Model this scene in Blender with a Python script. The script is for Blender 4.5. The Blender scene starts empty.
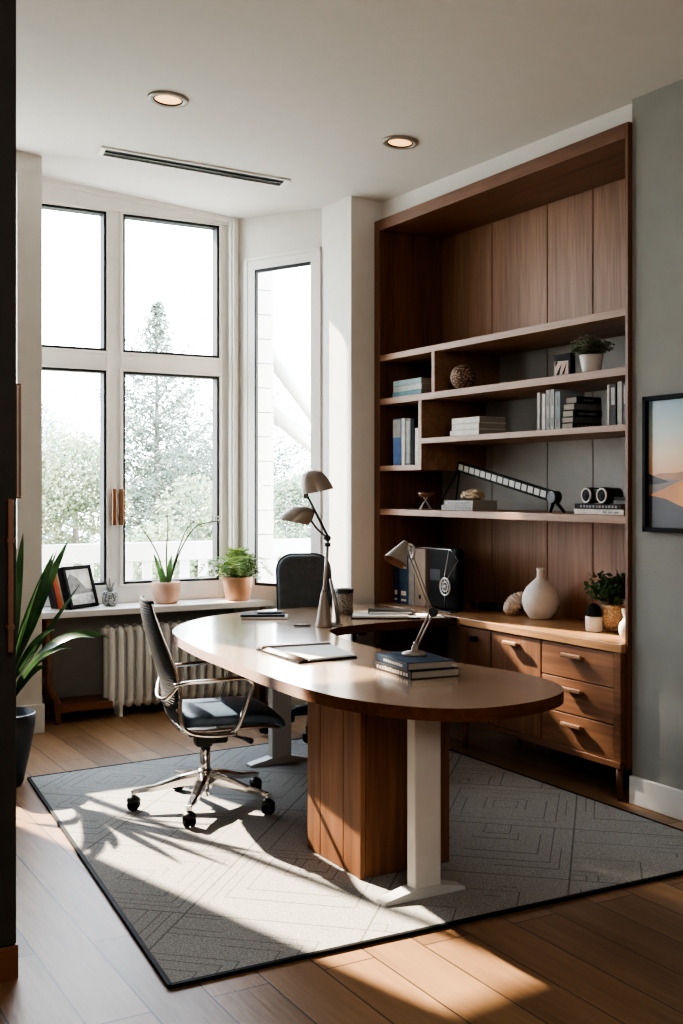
import bpy, bmesh, math, random
from mathutils import Vector, Matrix, Euler
sc = bpy.context.scene
C = sc.collection
PI = math.pi
R = math.radians
rnd = random.Random(7)

# ------------------------------------------------------------------ materials
def nt(name):
    m = bpy.data.materials.new(name); m.use_nodes = True
    t = m.node_tree; b = t.nodes['Principled BSDF']
    return m, t, b

def mat(name, col, rough=.5, metal=0., var=.08, scale=12., bump=0., bscale=None, spec=None, trans=0., emit=None, estr=0., sheen=0.):
    """Principled colour with a little procedural variation and optional noise bump"""
    m, t, b = nt(name)
    n = t.nodes.new('ShaderNodeTexNoise'); n.inputs['Scale'].default_value = scale; n.inputs['Detail'].default_value = 3
    tc = t.nodes.new('ShaderNodeTexCoord'); t.links.new(tc.outputs['Object'], n.inputs['Vector'])
    cr = t.nodes.new('ShaderNodeValToRGB')
    lo = [max(0, c*(1-var)) for c in col]; hi = [min(1, c*(1+var)) for c in col]
    cr.color_ramp.elements[0].color = (*lo, 1); cr.color_ramp.elements[1].color = (*hi, 1)
    cr.color_ramp.elements[0].position = .3; cr.color_ramp.elements[1].position = .7
    t.links.new(n.outputs['Fac'], cr.inputs['Fac']); t.links.new(cr.outputs['Color'], b.inputs['Base Color'])
    b.inputs['Roughness'].default_value = rough; b.inputs['Metallic'].default_value = metal
    if spec is not None: b.inputs['Specular IOR Level'].default_value = spec
    if sheen: b.inputs['Sheen Weight'].default_value = sheen
    if emit:
        b.inputs['Emission Color'].default_value = (*emit, 1); b.inputs['Emission Strength'].default_value = estr
    if bump:
        n2 = t.nodes.new('ShaderNodeTexNoise'); n2.inputs['Scale'].default_value = bscale or 80; n2.inputs['Detail'].default_value = 4
        t.links.new(tc.outputs['Object'], n2.inputs['Vector'])
        bp = t.nodes.new('ShaderNodeBump'); bp.inputs['Strength'].default_value = bump; bp.inputs['Distance'].default_value = .01
        t.links.new(n2.outputs['Fac'], bp.inputs['Height']); t.links.new(bp.outputs['Normal'], b.inputs['Normal'])
    return m

def wood(name, c1, c2, grain='z', rough=.42, fine=60., coat=0.):
    m, t, b = nt(name)
    c1, c2 = [(c[0]*1.02, c[1]*.97, c[2]*.84) for c in (c1, c2)]
    tc = t.nodes.new('ShaderNodeTexCoord'); mp = t.nodes.new('ShaderNodeMapping')
    s = {'x': (.06, 1, 1), 'y': (1, .06, 1), 'z': (1, 1, .06)}[grain]
    mp.inputs['Scale'].default_value = s
    t.links.new(tc.outputs['Object'], mp.inputs['Vector'])
    n1 = t.nodes.new('ShaderNodeTexNoise'); n1.inputs['Scale'].default_value = 11; n1.inputs['Detail'].default_value = 5; n1.inputs['Distortion'].default_value = .6
    n2 = t.nodes.new('ShaderNodeTexNoise'); n2.inputs['Scale'].default_value = fine; n2.inputs['Detail'].default_value = 3
    for n in (n1, n2): t.links.new(mp.outputs['Vector'], n.inputs['Vector'])
    mx = t.nodes.new('ShaderNodeMath'); mx.operation = 'MULTIPLY_ADD'; mx.inputs[1].default_value = .45
    ad = t.nodes.new('ShaderNodeMath'); ad.operation = 'MULTIPLY'; ad.inputs[1].default_value = .6
    t.links.new(n1.outputs['Fac'], ad.inputs[0]); t.links.new(n2.outputs['Fac'], mx.inputs[0]); t.links.new(ad.outputs[0], mx.inputs[2])
    cr = t.nodes.new('ShaderNodeValToRGB')
    cr.color_ramp.elements[0].position = .35; cr.color_ramp.elements[1].position = .68
    cr.color_ramp.elements[0].color = (*c1, 1); cr.color_ramp.elements[1].color = (*c2, 1)
    t.links.new(mx.outputs[0], cr.inputs['Fac']); t.links.new(cr.outputs['Color'], b.inputs['Base Color'])
    b.inputs['Roughness'].default_value = rough
    b.inputs['Coat Weight'].default_value = coat; b.inputs['Coat Roughness'].default_value = .22
    bp = t.nodes.new('ShaderNodeBump'); bp.inputs['Strength'].default_value = .06; bp.inputs['Distance'].default_value = .004
    t.links.new(n2.outputs['Fac'], bp.inputs['Height']); t.links.new(bp.outputs['Normal'], b.inputs['Normal'])
    return m

def floor_mat():
    m, t, b = nt('oak_planks')
    L = t.links.new
    tc = t.nodes.new('ShaderNodeTexCoord'); mp = t.nodes.new('ShaderNodeMapping')
    mp.inputs['Rotation'].default_value = (0, 0, R(90))
    L(tc.outputs['Object'], mp.inputs['Vector'])
    br = t.nodes.new('ShaderNodeTexBrick')
    br.offset = .37; br.inputs['Scale'].default_value = 1
    br.inputs['Brick Width'].default_value = 1.55; br.inputs['Row Height'].default_value = .19
    br.inputs['Mortar Size'].default_value = .003; br.inputs['Mortar Smooth'].default_value = .1
    br.inputs['Color1'].default_value = (0, 0, 0, 1); br.inputs['Color2'].default_value = (1, 1, 1, 1); br.inputs['Mortar'].default_value = (.5, .5, .5, 1)
    L(mp.outputs['Vector'], br.inputs['Vector'])
    mp2 = t.nodes.new('ShaderNodeMapping'); mp2.inputs['Scale'].default_value = (1, .07, 1)
    L(tc.outputs['Object'], mp2.inputs['Vector'])
    sh = t.nodes.new('ShaderNodeVectorMath'); sh.operation = 'MULTIPLY_ADD'
    sh.inputs[1].default_value = (7, 3, 11)
    L(br.outputs['Color'], sh.inputs[0]); L(mp2.outputs['Vector'], sh.inputs[2])
    n1 = t.nodes.new('ShaderNodeTexNoise'); n1.inputs['Scale'].default_value = 13; n1.inputs['Detail'].default_value = 6; n1.inputs['Distortion'].default_value = 1.0
    n2 = t.nodes.new('ShaderNodeTexNoise'); n2.inputs['Scale'].default_value = 70; n2.inputs['Detail'].default_value = 3
    L(sh.outputs[0], n1.inputs['Vector']); L(sh.outputs[0], n2.inputs['Vector'])
    a1 = t.nodes.new('ShaderNodeMath'); a1.operation = 'MULTIPLY'; a1.inputs[1].default_value = .42
    a2 = t.nodes.new('ShaderNodeMath'); a2.operation = 'MULTIPLY_ADD'; a2.inputs[1].default_value = .26
    a3 = t.nodes.new('ShaderNodeMath'); a3.operation = 'MULTIPLY_ADD'; a3.inputs[1].default_value = .34
    sp = t.nodes.new('ShaderNodeSeparateColor'); L(br.outputs['Color'], sp.inputs[0])
    L(n1.outputs['Fac'], a1.inputs[0]); L(n2.outputs['Fac'], a2.inputs[0]); L(a1.outputs[0], a2.inputs[2])
    L(sp.outputs[0], a3.inputs[0]); L(a2.outputs[0], a3.inputs[2])
    cr = t.nodes.new('ShaderNodeValToRGB')
    e = cr.color_ramp.elements
    e[0].position = .2; e[0].color = (.105, .056, .028, 1)
    e[1].position = .85; e[1].color = (.40, .24, .128, 1)
    x = e.new(.5); x.color = (.24, .135, .070, 1)
    L(a3.outputs[0], cr.inputs['Fac'])
    mx = t.nodes.new('ShaderNodeMix'); mx.data_type = 'RGBA'
    L(br.outputs['Fac'], mx.inputs[0]); L(cr.outputs['Color'], mx.inputs[6]); mx.inputs[7].default_value = (.05, .03, .02, 1)
    L(mx.outputs[2], b.inputs['Base Color'])
    b.inputs['Roughness'].default_value = .38
    bp = t.nodes.new('ShaderNodeBump'); bp.inputs['Strength'].default_value = .25; bp.inputs['Distance'].default_value = .003
    iv = t.nodes.new('ShaderNodeMath'); iv.operation = 'SUBTRACT'; L(n2.outputs['Fac'], iv.inputs[0]); L(br.outputs['Fac'], iv.inputs[1])
    L(iv.outputs[0], bp.inputs['Height']); L(bp.outputs['Normal'], b.inputs['Normal'])
    return m

def rug_mat():
    """grey pile with carved lines: nested squares and stripe blocks on a grid turned by 45 degrees"""
    m, t, b = nt('rug_pile'); L = t.links.new
    N = lambda k: t.nodes.new(k)
    def mth(op, a, bb=None, c=None):
        n = N('ShaderNodeMath'); n.operation = op
        for i, v in enumerate((a, bb, c)):
            if v is None: continue
            if isinstance(v, (int, float)): n.inputs[i].default_value = v
            else: L(v, n.inputs[i])
        return n.outputs[0]
    tc = N('ShaderNodeTexCoord'); mp = N('ShaderNodeMapping'); mp.inputs['Rotation'].default_value = (0, 0, R(43)); mp.inputs['Location'].default_value = (.13, .21, 0)
    L(tc.outputs['Object'], mp.inputs['Vector'])
    sx = N('ShaderNodeSeparateXYZ'); L(mp.outputs['Vector'], sx.inputs[0])
    S = .66
    u = mth('DIVIDE', sx.outputs[0], S); v = mth('DIVIDE', sx.outputs[1], S)
    iu = mth('FLOOR', u); iv = mth('FLOOR', v)
    fu = mth('SUBTRACT', mth('FRACT', u), .5); fv = mth('SUBTRACT', mth('FRACT', v), .5)
    par = mth('MODULO', mth('ABSOLUTE', mth('ADD', iu, mth('MULTIPLY', iv, 2.0))), 3.0)
    sq = mth('MAXIMUM', mth('ABSOLUTE', fu), mth('ABSOLUTE', mth('MULTIPLY', fv, 1.0)))
    lsh = mth('MAXIMUM', mth('ADD', fu, .5), mth('ADD', fv, .5))
    ush = mth('MAXIMUM', mth('ABSOLUTE', fu), mth('SUBTRACT', .25, mth('MULTIPLY', fv, .55)))
    is0 = mth('LESS_THAN', par, .5); is2 = mth('GREATER_THAN', par, 1.5)
    d = mth('ADD', mth('MULTIPLY', is0, sq), mth('ADD', mth('MULTIPLY', is2, mth('MULTIPLY', lsh, .9)), mth('MULTIPLY', mth('SUBTRACT', 1.0, mth('ADD', is0, is2)), ush)))
    # uneven ring spacing
    f = mth('FRACT', mth('MULTIPLY', d, 7.0))
    line = mth('LESS_THAN', f, .05)
    f2 = mth('FRACT', mth('MULTIPLY', d, 3.5)); line2 = mth('LESS_THAN', mth('ABSOLUTE', mth('SUBTRACT', f2, .3)), .012)
    edge = mth('GREATER_THAN', mth('MAXIMUM', mth('ABSOLUTE', fu), mth('ABSOLUTE', fv)), .494)
    # break some lines up
    nz = N('ShaderNodeTexNoise'); nz.inputs['Scale'].default_value = 1.9; L(tc.outputs['Object'], nz.inputs['Vector'])
    keep = mth('GREATER_THAN', nz.outputs['Fac'], .52)
    ln = mth('MAXIMUM', mth('MAXIMUM', mth('MULTIPLY', line, keep), line2), edge)
    fine = N('ShaderNodeTexNoise'); fine.inputs['Scale'].default_value = 160; fine.inputs['Detail'].default_value = 3; L(tc.outputs['Object'], fine.inputs['Vector'])
    cr = N('ShaderNodeValToRGB'); cr.color_ramp.elements[0].position = .3; cr.color_ramp.elements[1].position = .7
    cr.color_ramp.elements[0].color = (.21, .20, .19, 1); cr.color_ramp.elements[1].color = (.47, .455, .43, 1)
    L(fine.outputs['Fac'], cr.inputs['Fac'])
    mx = N('ShaderNodeMix'); mx.data_type = 'RGBA'; L(mth('MULTIPLY', ln, .52), mx.inputs[0]); L(cr.outputs['Color'], mx.inputs[6]); mx.inputs[7].default_value = (.055, .052, .05, 1)
    L(mx.outputs[2], b.inputs['Base Color']); b.inputs['Roughness'].default_value = .95; b.inputs['Specular IOR Level'].default_value = .1
    bp = N('ShaderNodeBump'); bp.inputs['Strength'].default_value = .5; bp.inputs['Distance'].default_value = .004
    L(mth('SUBTRACT', fine.outputs['Fac'], mth('MULTIPLY', ln, .8)), bp.inputs['Height']); L(bp.outputs['Normal'], b.inputs['Normal'])
    return m

def glass_mat(name, refl=.05):
    m = bpy.data.materials.new(name); m.use_nodes = True; t = m.node_tree; t.nodes.clear()
    o = t.nodes.new('ShaderNodeOutputMaterial'); a = t.nodes.new('ShaderNodeBsdfTransparent'); g = t.nodes.new('ShaderNodeBsdfGlossy')
    a.inputs['Color'].default_value = (.97, .985, .98, 1)
    g.inputs['Roughness'].default_value = .02
    x = t.nodes.new('ShaderNodeMixShader'); x.inputs[0].default_value = refl
    t.links.new(a.outputs[0], x.inputs[1]); t.links.new(g.outputs[0], x.inputs[2]); t.links.new(x.outputs[0], o.inputs['Surface'])
    return m

def leaf_mat(name, c1, c2, rough=.45, trans=.25, scale=9.):
    m, t, b = nt(name); L = t.links.new
    tc = t.nodes.new('ShaderNodeTexCoord'); n = t.nodes.new('ShaderNodeTexNoise'); n.inputs['Scale'].default_value = scale
    L(tc.outputs['Object'], n.inputs['Vector'])
    cr = t.nodes.new('ShaderNodeValToRGB'); cr.color_ramp.elements[0].position = .35; cr.color_ramp.elements[1].position = .65
    cr.color_ramp.elements[0].color = (*c1, 1); cr.color_ramp.elements[1].color = (*c2, 1)
    L(n.outputs['Fac'], cr.inputs['Fac']); L(cr.outputs['Color'], b.inputs['Base Color'])
    b.inputs['Roughness'].default_value = rough
    tr = t.nodes.new('ShaderNodeBsdfTranslucent'); L(cr.outputs['Color'], tr.inputs['Color'])
    x = t.nodes.new('ShaderNodeMixShader'); x.inputs[0].default_value = trans
    o = [k for k in t.nodes if k.type == 'OUTPUT_MATERIAL'][0]
    L(b.outputs[0], x.inputs[1]); L(tr.outputs[0], x.inputs[2]); L(x.outputs[0], o.inputs['Surface'])
    return m

def stripe_mat(name, c1, c2, scale, axis='Z', rough=.6, bump=.6, metal=0.):
    """fine bands (mesh fabric, woven pots, page edges)"""
    m, t, b = nt(name); L = t.links.new
    tc = t.nodes.new('ShaderNodeTexCoord'); w = t.nodes.new('ShaderNodeTexWave'); w.wave_type = 'BANDS'; w.bands_direction = axis
    w.inputs['Scale'].default_value = scale; w.inputs['Distortion'].default_value = .6; w.inputs['Detail'].default_value = 1
    L(tc.outputs['Object'], w.inputs['Vector'])
    cr = t.nodes.new('ShaderNodeValToRGB'); cr.color_ramp.elements[0].color = (*c1, 1); cr.color_ramp.elements[1].color = (*c2, 1)
    L(w.outputs['Fac'], cr.inputs['Fac']); L(cr.outputs['Color'], b.inputs['Base Color'])
    bp = t.nodes.new('ShaderNodeBump'); bp.inputs['Strength'].default_value = bump; bp.inputs['Distance'].default_value = .003
    L(w.outputs['Fac'], bp.inputs['Height']); L(bp.outputs['Normal'], b.inputs['Normal'])
    b.inputs['Roughness'].default_value = rough; b.inputs['Metallic'].default_value = metal
    return m

def cell_mat(name, c1, c2, scale, rough=.7, bump=.8, thr=.35):
    m, t, b = nt(name); L = t.links.new
    tc = t.nodes.new('ShaderNodeTexCoord'); w = t.nodes.new('ShaderNodeTexVoronoi'); w.inputs['Scale'].default_value = scale
    L(tc.outputs['Object'], w.inputs['Vector'])
    cr = t.nodes.new('ShaderNodeValToRGB'); cr.color_ramp.elements[0].color = (*c1, 1); cr.color_ramp.elements[1].color = (*c2, 1)
    cr.color_ramp.elements[0].position = thr; cr.color_ramp.elements[1].position = thr + .15
    L(w.outputs['Distance'], cr.inputs['Fac']); L(cr.outputs['Color'], b.inputs['Base Color'])
    bp = t.nodes.new('ShaderNodeBump'); bp.inputs['Strength'].default_value = bump; bp.inputs['Distance'].default_value = .004; bp.invert = True
    L(w.outputs['Distance'], bp.inputs['Height']); L(bp.outputs['Normal'], b.inputs['Normal'])
    b.inputs['Roughness'].default_value = rough
    return m

def grad_mat(name, stops, rough=.25):
    """vertical colour ramp over the object's own height (printed sky of the picture)"""
    m, t, b = nt(name); L = t.links.new
    tc = t.nodes.new('ShaderNodeTexCoord'); sp = t.nodes.new('ShaderNodeSeparateXYZ'); L(tc.outputs['Generated'], sp.inputs[0])
    cr = t.nodes.new('ShaderNodeValToRGB'); e = cr.color_ramp.elements
    e[0].position, e[0].color = stops[0][0], (*stops[0][1], 1); e[1].position, e[1].color = stops[-1][0], (*stops[-1][1], 1)
    for p, c in stops[1:-1]: e.new(p).color = (*c, 1)
    L(sp.outputs[2], cr.inputs['Fac']); L(cr.outputs['Color'], b.inputs['Base Color']); b.inputs['Roughness'].default_value = rough
    return m

WAL1, WAL2 = (.105, .046, .026), (.225, .108, .062)
M = {}
M['walnut_z'] = wood('walnut_upright', WAL1, WAL2, 'z')
M['walnut_y'] = wood('walnut_lengthwise', WAL1, WAL2, 'y')
M['walnut_x'] = wood('walnut_across', WAL1, WAL2, 'x')
M['walnut_dark'] = wood('walnut_back_boards', (.20, .105, .068), (.35, .205, .135), 'z', .5)
M['shelf_wood'] = wood('shelf_walnut', (.20, .105, .066), (.36, .215, .14), 'y', .45)
M['front_y'] = wood('drawer_front_walnut', (.125, .055, .029), (.245, .118, .066), 'y', .5)
M['front_z'] = wood('door_front_walnut', (.125, .055, .029), (.245, .118, .066), 'z', .5)
M['counter'] = wood('counter_walnut', (.33, .18, .097), (.52, .31, .18), 'y', .3, coat=.3)
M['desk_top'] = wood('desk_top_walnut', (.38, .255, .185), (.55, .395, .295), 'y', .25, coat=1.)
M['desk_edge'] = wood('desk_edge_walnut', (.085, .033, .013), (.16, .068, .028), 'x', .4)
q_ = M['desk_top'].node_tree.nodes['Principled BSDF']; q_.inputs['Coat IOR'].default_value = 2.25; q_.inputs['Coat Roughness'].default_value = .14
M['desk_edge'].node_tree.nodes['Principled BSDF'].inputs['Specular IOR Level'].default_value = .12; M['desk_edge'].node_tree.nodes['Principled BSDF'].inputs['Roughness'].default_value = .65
M['panel_grey'] = mat('sage_grey_boards', (.42, .42, .395), .6, var=.04)
M['floor'] = floor_mat()
M['rug'] = rug_mat()
M['white_wall'] = mat('white_plaster', (.74, .72, .68), .85, var=.02, bump=.05, bscale=120)
M['ceil'] = mat('ceiling_paint', (.70, .675, .655), .9, var=.015)
M['sage_wall'] = mat('sage_plaster', (.30, .305, .285), .85, var=.05, scale=5, bump=.15, bscale=60)
M['grey_wall'] = mat('grey_lower_wall', (.31, .30, .275), .85, var=.04)
M['white_paint'] = mat('white_joinery', (.76, .745, .71), .4, var=.02)
M['base_white'] = mat('white_skirting', (.70, .70, .68), .5, var=.02)
M['stone'] = mat('pale_sill_stone', (.72, .69, .65), .35, var=.05, scale=6)
M['black'] = mat('black_satin', (.010, .010, .010), .6, spec=.12, var=.1)
M['blackplastic'] = mat('black_plastic', (.018, .018, .018), .45, var=.1)
M['gasket'] = mat('black_seal', (.01, .01, .01), .6)
M['glass'] = glass_mat('window_glass', .04)
M['bronze'] = mat('bronze', (.33, .18, .115), .38, .8, var=.12)
M['chrome'] = mat('polished_metal', (.78, .755, .73), .16, 1., var=.03)
M['steel'] = mat('brushed_grey_metal', (.50, .48, .45), .36, .85, var=.05)
M['dark_steel'] = mat('dark_steel', (.10, .095, .09), .35, .8, var=.05)
M['leg_white'] = mat('pale_metal', (.56, .55, .53), .4, .1, var=.03)
M['taupe_metal'] = mat('taupe_metal', (.36, .31, .265), .38, .2, var=.04)
M['navy_leather'] = mat('navy_leather', (.07, .105, .15), .36, var=.2, scale=25, bump=.12, bscale=220)
M['black_leather'] = mat('charcoal_leather', (.07, .082, .095), .5, var=.15, scale=25, bump=.12, bscale=200)
M['mesh_back'] = stripe_mat('ribbed_mesh', (.006, .006, .006), (.022, .021, .020), 26, 'Z', .6, .8)
M['terracotta'] = mat('terracotta', (.54, .28, .17), .7, var=.12, scale=9, bump=.1)
M['terracotta_pale'] = mat('pale_terracotta', (.58, .36, .26), .75, var=.12, scale=9, bump=.1)
M['soil'] = mat('soil', (.03, .02, .014), .95, var=.4, scale=60, bump=.6)
M['pot_black'] = mat('blue_black_glaze', (.016, .018, .022), .5, var=.1)
M['pot_white'] = mat('white_glaze', (.72, .70, .66), .4, var=.03)
M['ceramic'] = mat('matt_cream_ceramic', (.76, .72, .67), .62, var=.05, bump=.15, bscale=90)
M['shell'] = mat('cream_shell', (.62, .48, .37), .6, var=.25, scale=30, bump=.5, bscale=60)
M['wicker'] = cell_mat('woven_cane', (.62, .50, .36), (.40, .29, .19), 90, thr=.35)
M['speckle'] = cell_mat('speckled_ceramic', (.035, .03, .026), (.34, .29, .24), 120, thr=.33)
M['wickerball'] = cell_mat('twine', (.42, .28, .20), (.10, .06, .04), 85, thr=.4)
M['radiator'] = mat('radiator_enamel', (.84, .83, .80), .4, var=.03)
M['plinth_wood'] = wood('reddish_plinth', (.13, .05, .028), (.22, .095, .05), 'x')
M['tallcab'] = mat('brown_black_lacquer', (.055, .050, .044), .55, spec=.2, var=.08)
M['agave'] = leaf_mat('green_blade', (.05, .12, .035), (.13, .24, .08))
M['twig'] = mat('green_brown_twig', (.11, .13, .06), .7, var=.3)
M['bud'] = mat('pale_bud', (.42, .42, .33), .8, var=.2)
M['fern'] = leaf_mat('fern_green', (.075, .125, .035), (.17, .235, .08), trans=.25)
M['dracaena'] = leaf_mat('strap_leaf', (.020, .055, .018), (.06, .13, .045), .3, .15)
M['greyleaf'] = leaf_mat('grey_green_leaf', (.17, .21, .14), (.36, .40, .29), .6)
M['darkleaf'] = leaf_mat('deep_green_leaf', (.035, .085, .035), (.10, .19, .07), .5)
M['paper'] = mat('paper', (.74, .71, .65), .8, var=.03)
M['paper_white'] = mat('white_paper', (.88, .87, .85), .7, var=.01)
M['cell_grey'] = mat('grey_white_cells', (.42, .41, .38), .6)
M['pages'] = stripe_mat('page_block', (.30, .27, .23), (.48, .44, .38), 180, 'Z', .85, .3)
M['gold'] = mat('gold_mineral', (.44, .32, .20), .6, .05, var=.4, scale=40, bump=.8, bscale=50)
M['downlight'] = mat('warm_lamp_glass', (.5, .36, .2), .5, emit=(1., .52, .20), estr=.85)
M['concrete'] = mat('grey_fibre', (.26, .25, .24), .8, var=.35, scale=60, bump=.6, bscale=90)
M['sun_deck'] = mat('pale_decking', (.35, .34, .32), .7)
M['railing'] = mat('white_railing_paint', (.47, .465, .45), .5, var=.02)
M['lawn'] = mat('lawn', (.34, .36, .30), .95, var=.3, scale=1.5)
M['bark'] = mat('bark', (.16, .14, .12), .9, var=.3)
# ------------------------------------------------------------------ mesh helpers
class B:
    """collects shapes, then links them as ONE mesh object"""
    def __init__(s): s.bm = bmesh.new()
    def box(s, c, size, rot=None, mi=0, bev=0., seg=2):
        r = bmesh.ops.create_cube(s.bm, size=1.0); vs = r['verts']
        bmesh.ops.scale(s.bm, vec=size, verts=vs)
        if bev > 0:
            es = list({e for v in vs for e in v.link_edges})
            q = bmesh.ops.bevel(s.bm, geom=es, offset=bev, segments=seg, profile=.5, affect='EDGES')
            vs = list({v for f in q['faces'] for v in f.verts} | {v for v in vs if v.is_valid})
        mtx = Matrix.Translation(c)
        if rot is not None: mtx = mtx @ (rot.to_matrix().to_4x4() if isinstance(rot, Euler) else rot.to_4x4())
        bmesh.ops.transform(s.bm, matrix=mtx, verts=vs)
        if mi:
            for f in {f for v in vs for f in v.link_faces}: f.material_index = mi
        return s
    def bx(s, x0, x1, y0, y1, z0, z1, bev=0., mi=0, seg=2):
        return s.box(((x0+x1)/2, (y0+y1)/2, (z0+z1)/2), (abs(x1-x0), abs(y1-y0), abs(z1-z0)), None, mi, bev, seg)
    def ring(s, pts):
        return [s.bm.verts.new(p) for p in pts]
    def bridge(s, a, b, mi=0):
        n = len(a)
        for i in range(n):
            f = s.bm.faces.new((a[i], a[(i+1) % n], b[(i+1) % n], b[i])); f.material_index = mi; f.smooth = True
    def tube(s, pts, rad, n=8, cap=True, flat=None, closed=False, mi=0):
        """round (or flattened) bar along a polyline; rad is a number or a list"""
        P = [Vector(p) for p in pts]; k = len(P)
        rr = rad if isinstance(rad, (list, tuple)) else [rad]*k
        up = None; rings = []
        for i in range(k):
            if closed: d = P[(i+1) % k] - P[i-1]
            else: d = P[min(i+1, k-1)] - P[max(i-1, 0)]
            d.normalize()
            if up is None:
                up = Vector((0, 0, 1)) if abs(d.z) < .9 else Vector((0, 1, 0))
            a = d.cross(up)
            if a.length < 1e-5: a = d.orthogonal()
            a.normalize(); up = a.cross(d).normalized()
            fa, fb = flat if flat else (1, 1)
            rings.append(s.ring([P[i] + (a*math.cos(2*PI*j/n)*fa + up*math.sin(2*PI*j/n)*fb)*rr[i] for j in range(n)]))
        for i in range(k-1): s.bridge(rings[i], rings[i+1], mi)
        if closed: s.bridge(rings[-1], rings[0], mi)
        elif cap:
            for q in (rings[0][::-1], rings[-1]):
                f = s.bm.faces.new(q); f.material_index = mi
        return s
    def lathe(s, prof, n=24, c=(0, 0, 0), mtx=None, mi=0, squash=1.):
        """profile of (r, z) turned about z, optionally placed with a matrix"""
        mtx = mtx or Matrix.Translation(c)
        prev = None
        for r, z in prof:
            if r < 1e-6: cur = [s.bm.verts.new(mtx @ Vector((0, 0, z)))]
            else: cur = s.ring([mtx @ Vector((r*math.cos(2*PI*j/n), r*squash*math.sin(2*PI*j/n), z)) for j in range(n)])
            if prev is not None:
                if len(prev) == 1 and len(cur) == 1: pass
                elif len(prev) == 1:
                    for j in range(n):
                        f = s.bm.faces.new((prev[0], cur[(j+1) % n], cur[j])); f.smooth = True; f.material_index = mi
                elif len(cur) == 1:
                    for j in range(n):
                        f = s.bm.faces.new((prev[j], prev[(j+1) % n], cur[0])); f.smooth = True; f.material_index = mi
                else: s.bridge(prev, cur, mi)
            prev = cur
        return s
    def prism(s, poly, z0, z1, bev=0., mi=0, smooth=False):
        lo = s.ring([(x, y, z0) for x, y in poly]); hi = s.ring([(x, y, z1) for x, y in poly])
        fs = [s.bm.faces.new(lo[::-1]), s.bm.faces.new(hi)]
        n = len(poly)
        for i in range(n):
            f = s.bm.faces.new((lo[i], lo[(i+1) % n], hi[(i+1) % n], hi[i])); f.smooth = smooth; fs.append(f)
        for f in fs: f.material_index = mi
        if bev:
            es = [e for f in fs[:2] for e in f.edges]
            bmesh.ops.bevel(s.bm, geom=es, offset=bev, segments=2, profile=.5, affect='EDGES')
        return s
    def quad(s, pts, mi=0, smooth=False):
        f = s.bm.faces.new([s.bm.verts.new(p) for p in pts]); f.material_index = mi; f.smooth = smooth
        return s
    def sheet(s, rows, mi=0):
        """grid of points -> smooth faces"""
        g = [s.ring(r) for r in rows]
        for a, b in zip(g, g[1:]):
            for i in range(len(a)-1):
                f = s.bm.faces.new((a[i], a[i+1], b[i+1], b[i])); f.smooth = True; f.material_index = mi
        return s
    def blob(s, c, r, sub=2, jit=0., scale=(1, 1, 1), mi=0):
        q = bmesh.ops.create_icosphere(s.bm, subdivisions=sub, radius=1.0); vs = q['verts']
        for v in vs:
            k = r*(1 + rnd.uniform(-jit, jit)); v.co = Vector((v.co.x*scale[0]*k, v.co.y*scale[1]*k, v.co.z*scale[2]*k)) + Vector(c)
        for f in {f for v in vs for f in v.link_faces}: f.smooth = True; f.material_index = mi
        return s
    def blade(s, base, tip, w, sag=.0, side=None, seg=8, fold=.25, prof=None, mi=0):
        """strap leaf: arches from base to tip, folded along its midrib"""
        b0, t0 = Vector(base), Vector(tip); rows = []
        d = (t0-b0); hv = Vector((d.x, d.y, 0))
        sd = Vector(side) if side else Vector((-hv.y, hv.x, 0))
        if sd.length < 1e-4: sd = Vector((1, 0, 0))
        sd.normalize()
        for i in range(seg+1):
            t = i/seg
            p = b0.lerp(t0, t); p.z += sag*4*t*(1-t)*d.length
            ww = w*(prof(t) if prof else (math.sin(PI*min(1, .18+t*.82))**.8 if t < 1 else 0))
            ww = max(ww, .0008)
            rows.append([p - sd*ww, p + Vector((0, 0, -fold*ww)), p + sd*ww])
        return s.sheet(rows, mi)
    def build(s, name, m, parent=None, loc=None, rot=None, smooth=False, recalc=True):
        if recalc: bmesh.ops.recalc_face_normals(s.bm, faces=s.bm.faces[:])
        me = bpy.data.meshes.new(name); s.bm.to_mesh(me); s.bm.free()
        for q in (m if isinstance(m, (list, tuple)) else [m]): me.materials.append(q)
        if smooth:
            for p in me.polygons: p.use_smooth = True
        o = bpy.data.objects.new(name, me); C.objects.link(o)
        if parent is not None: o.parent = parent
        if loc is not None: o.location = loc
        if rot is not None: o.rotation_euler = rot
        return o

def tag(o, label, cat, group=None, kind=None):
    o['label'] = label; o['category'] = cat
    if group: o['group'] = group
    if kind: o['kind'] = kind
    return o
def thing(name, label, cat, loc=(0, 0, 0), rz=0., group=None, rot=None):
    o = bpy.data.objects.new(name, None); C.objects.link(o); o.empty_display_size = .05
    o.location = loc; o.rotation_euler = rot if rot else (0, 0, rz)
    return tag(o, label, cat, group)
def struct(o, label=None, cat=None):
    o['kind'] = 'structure'
    if label: o['label'] = label
    if cat: o['category'] = cat
    return o
def lab(o, label): o['label'] = label; return o

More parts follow.
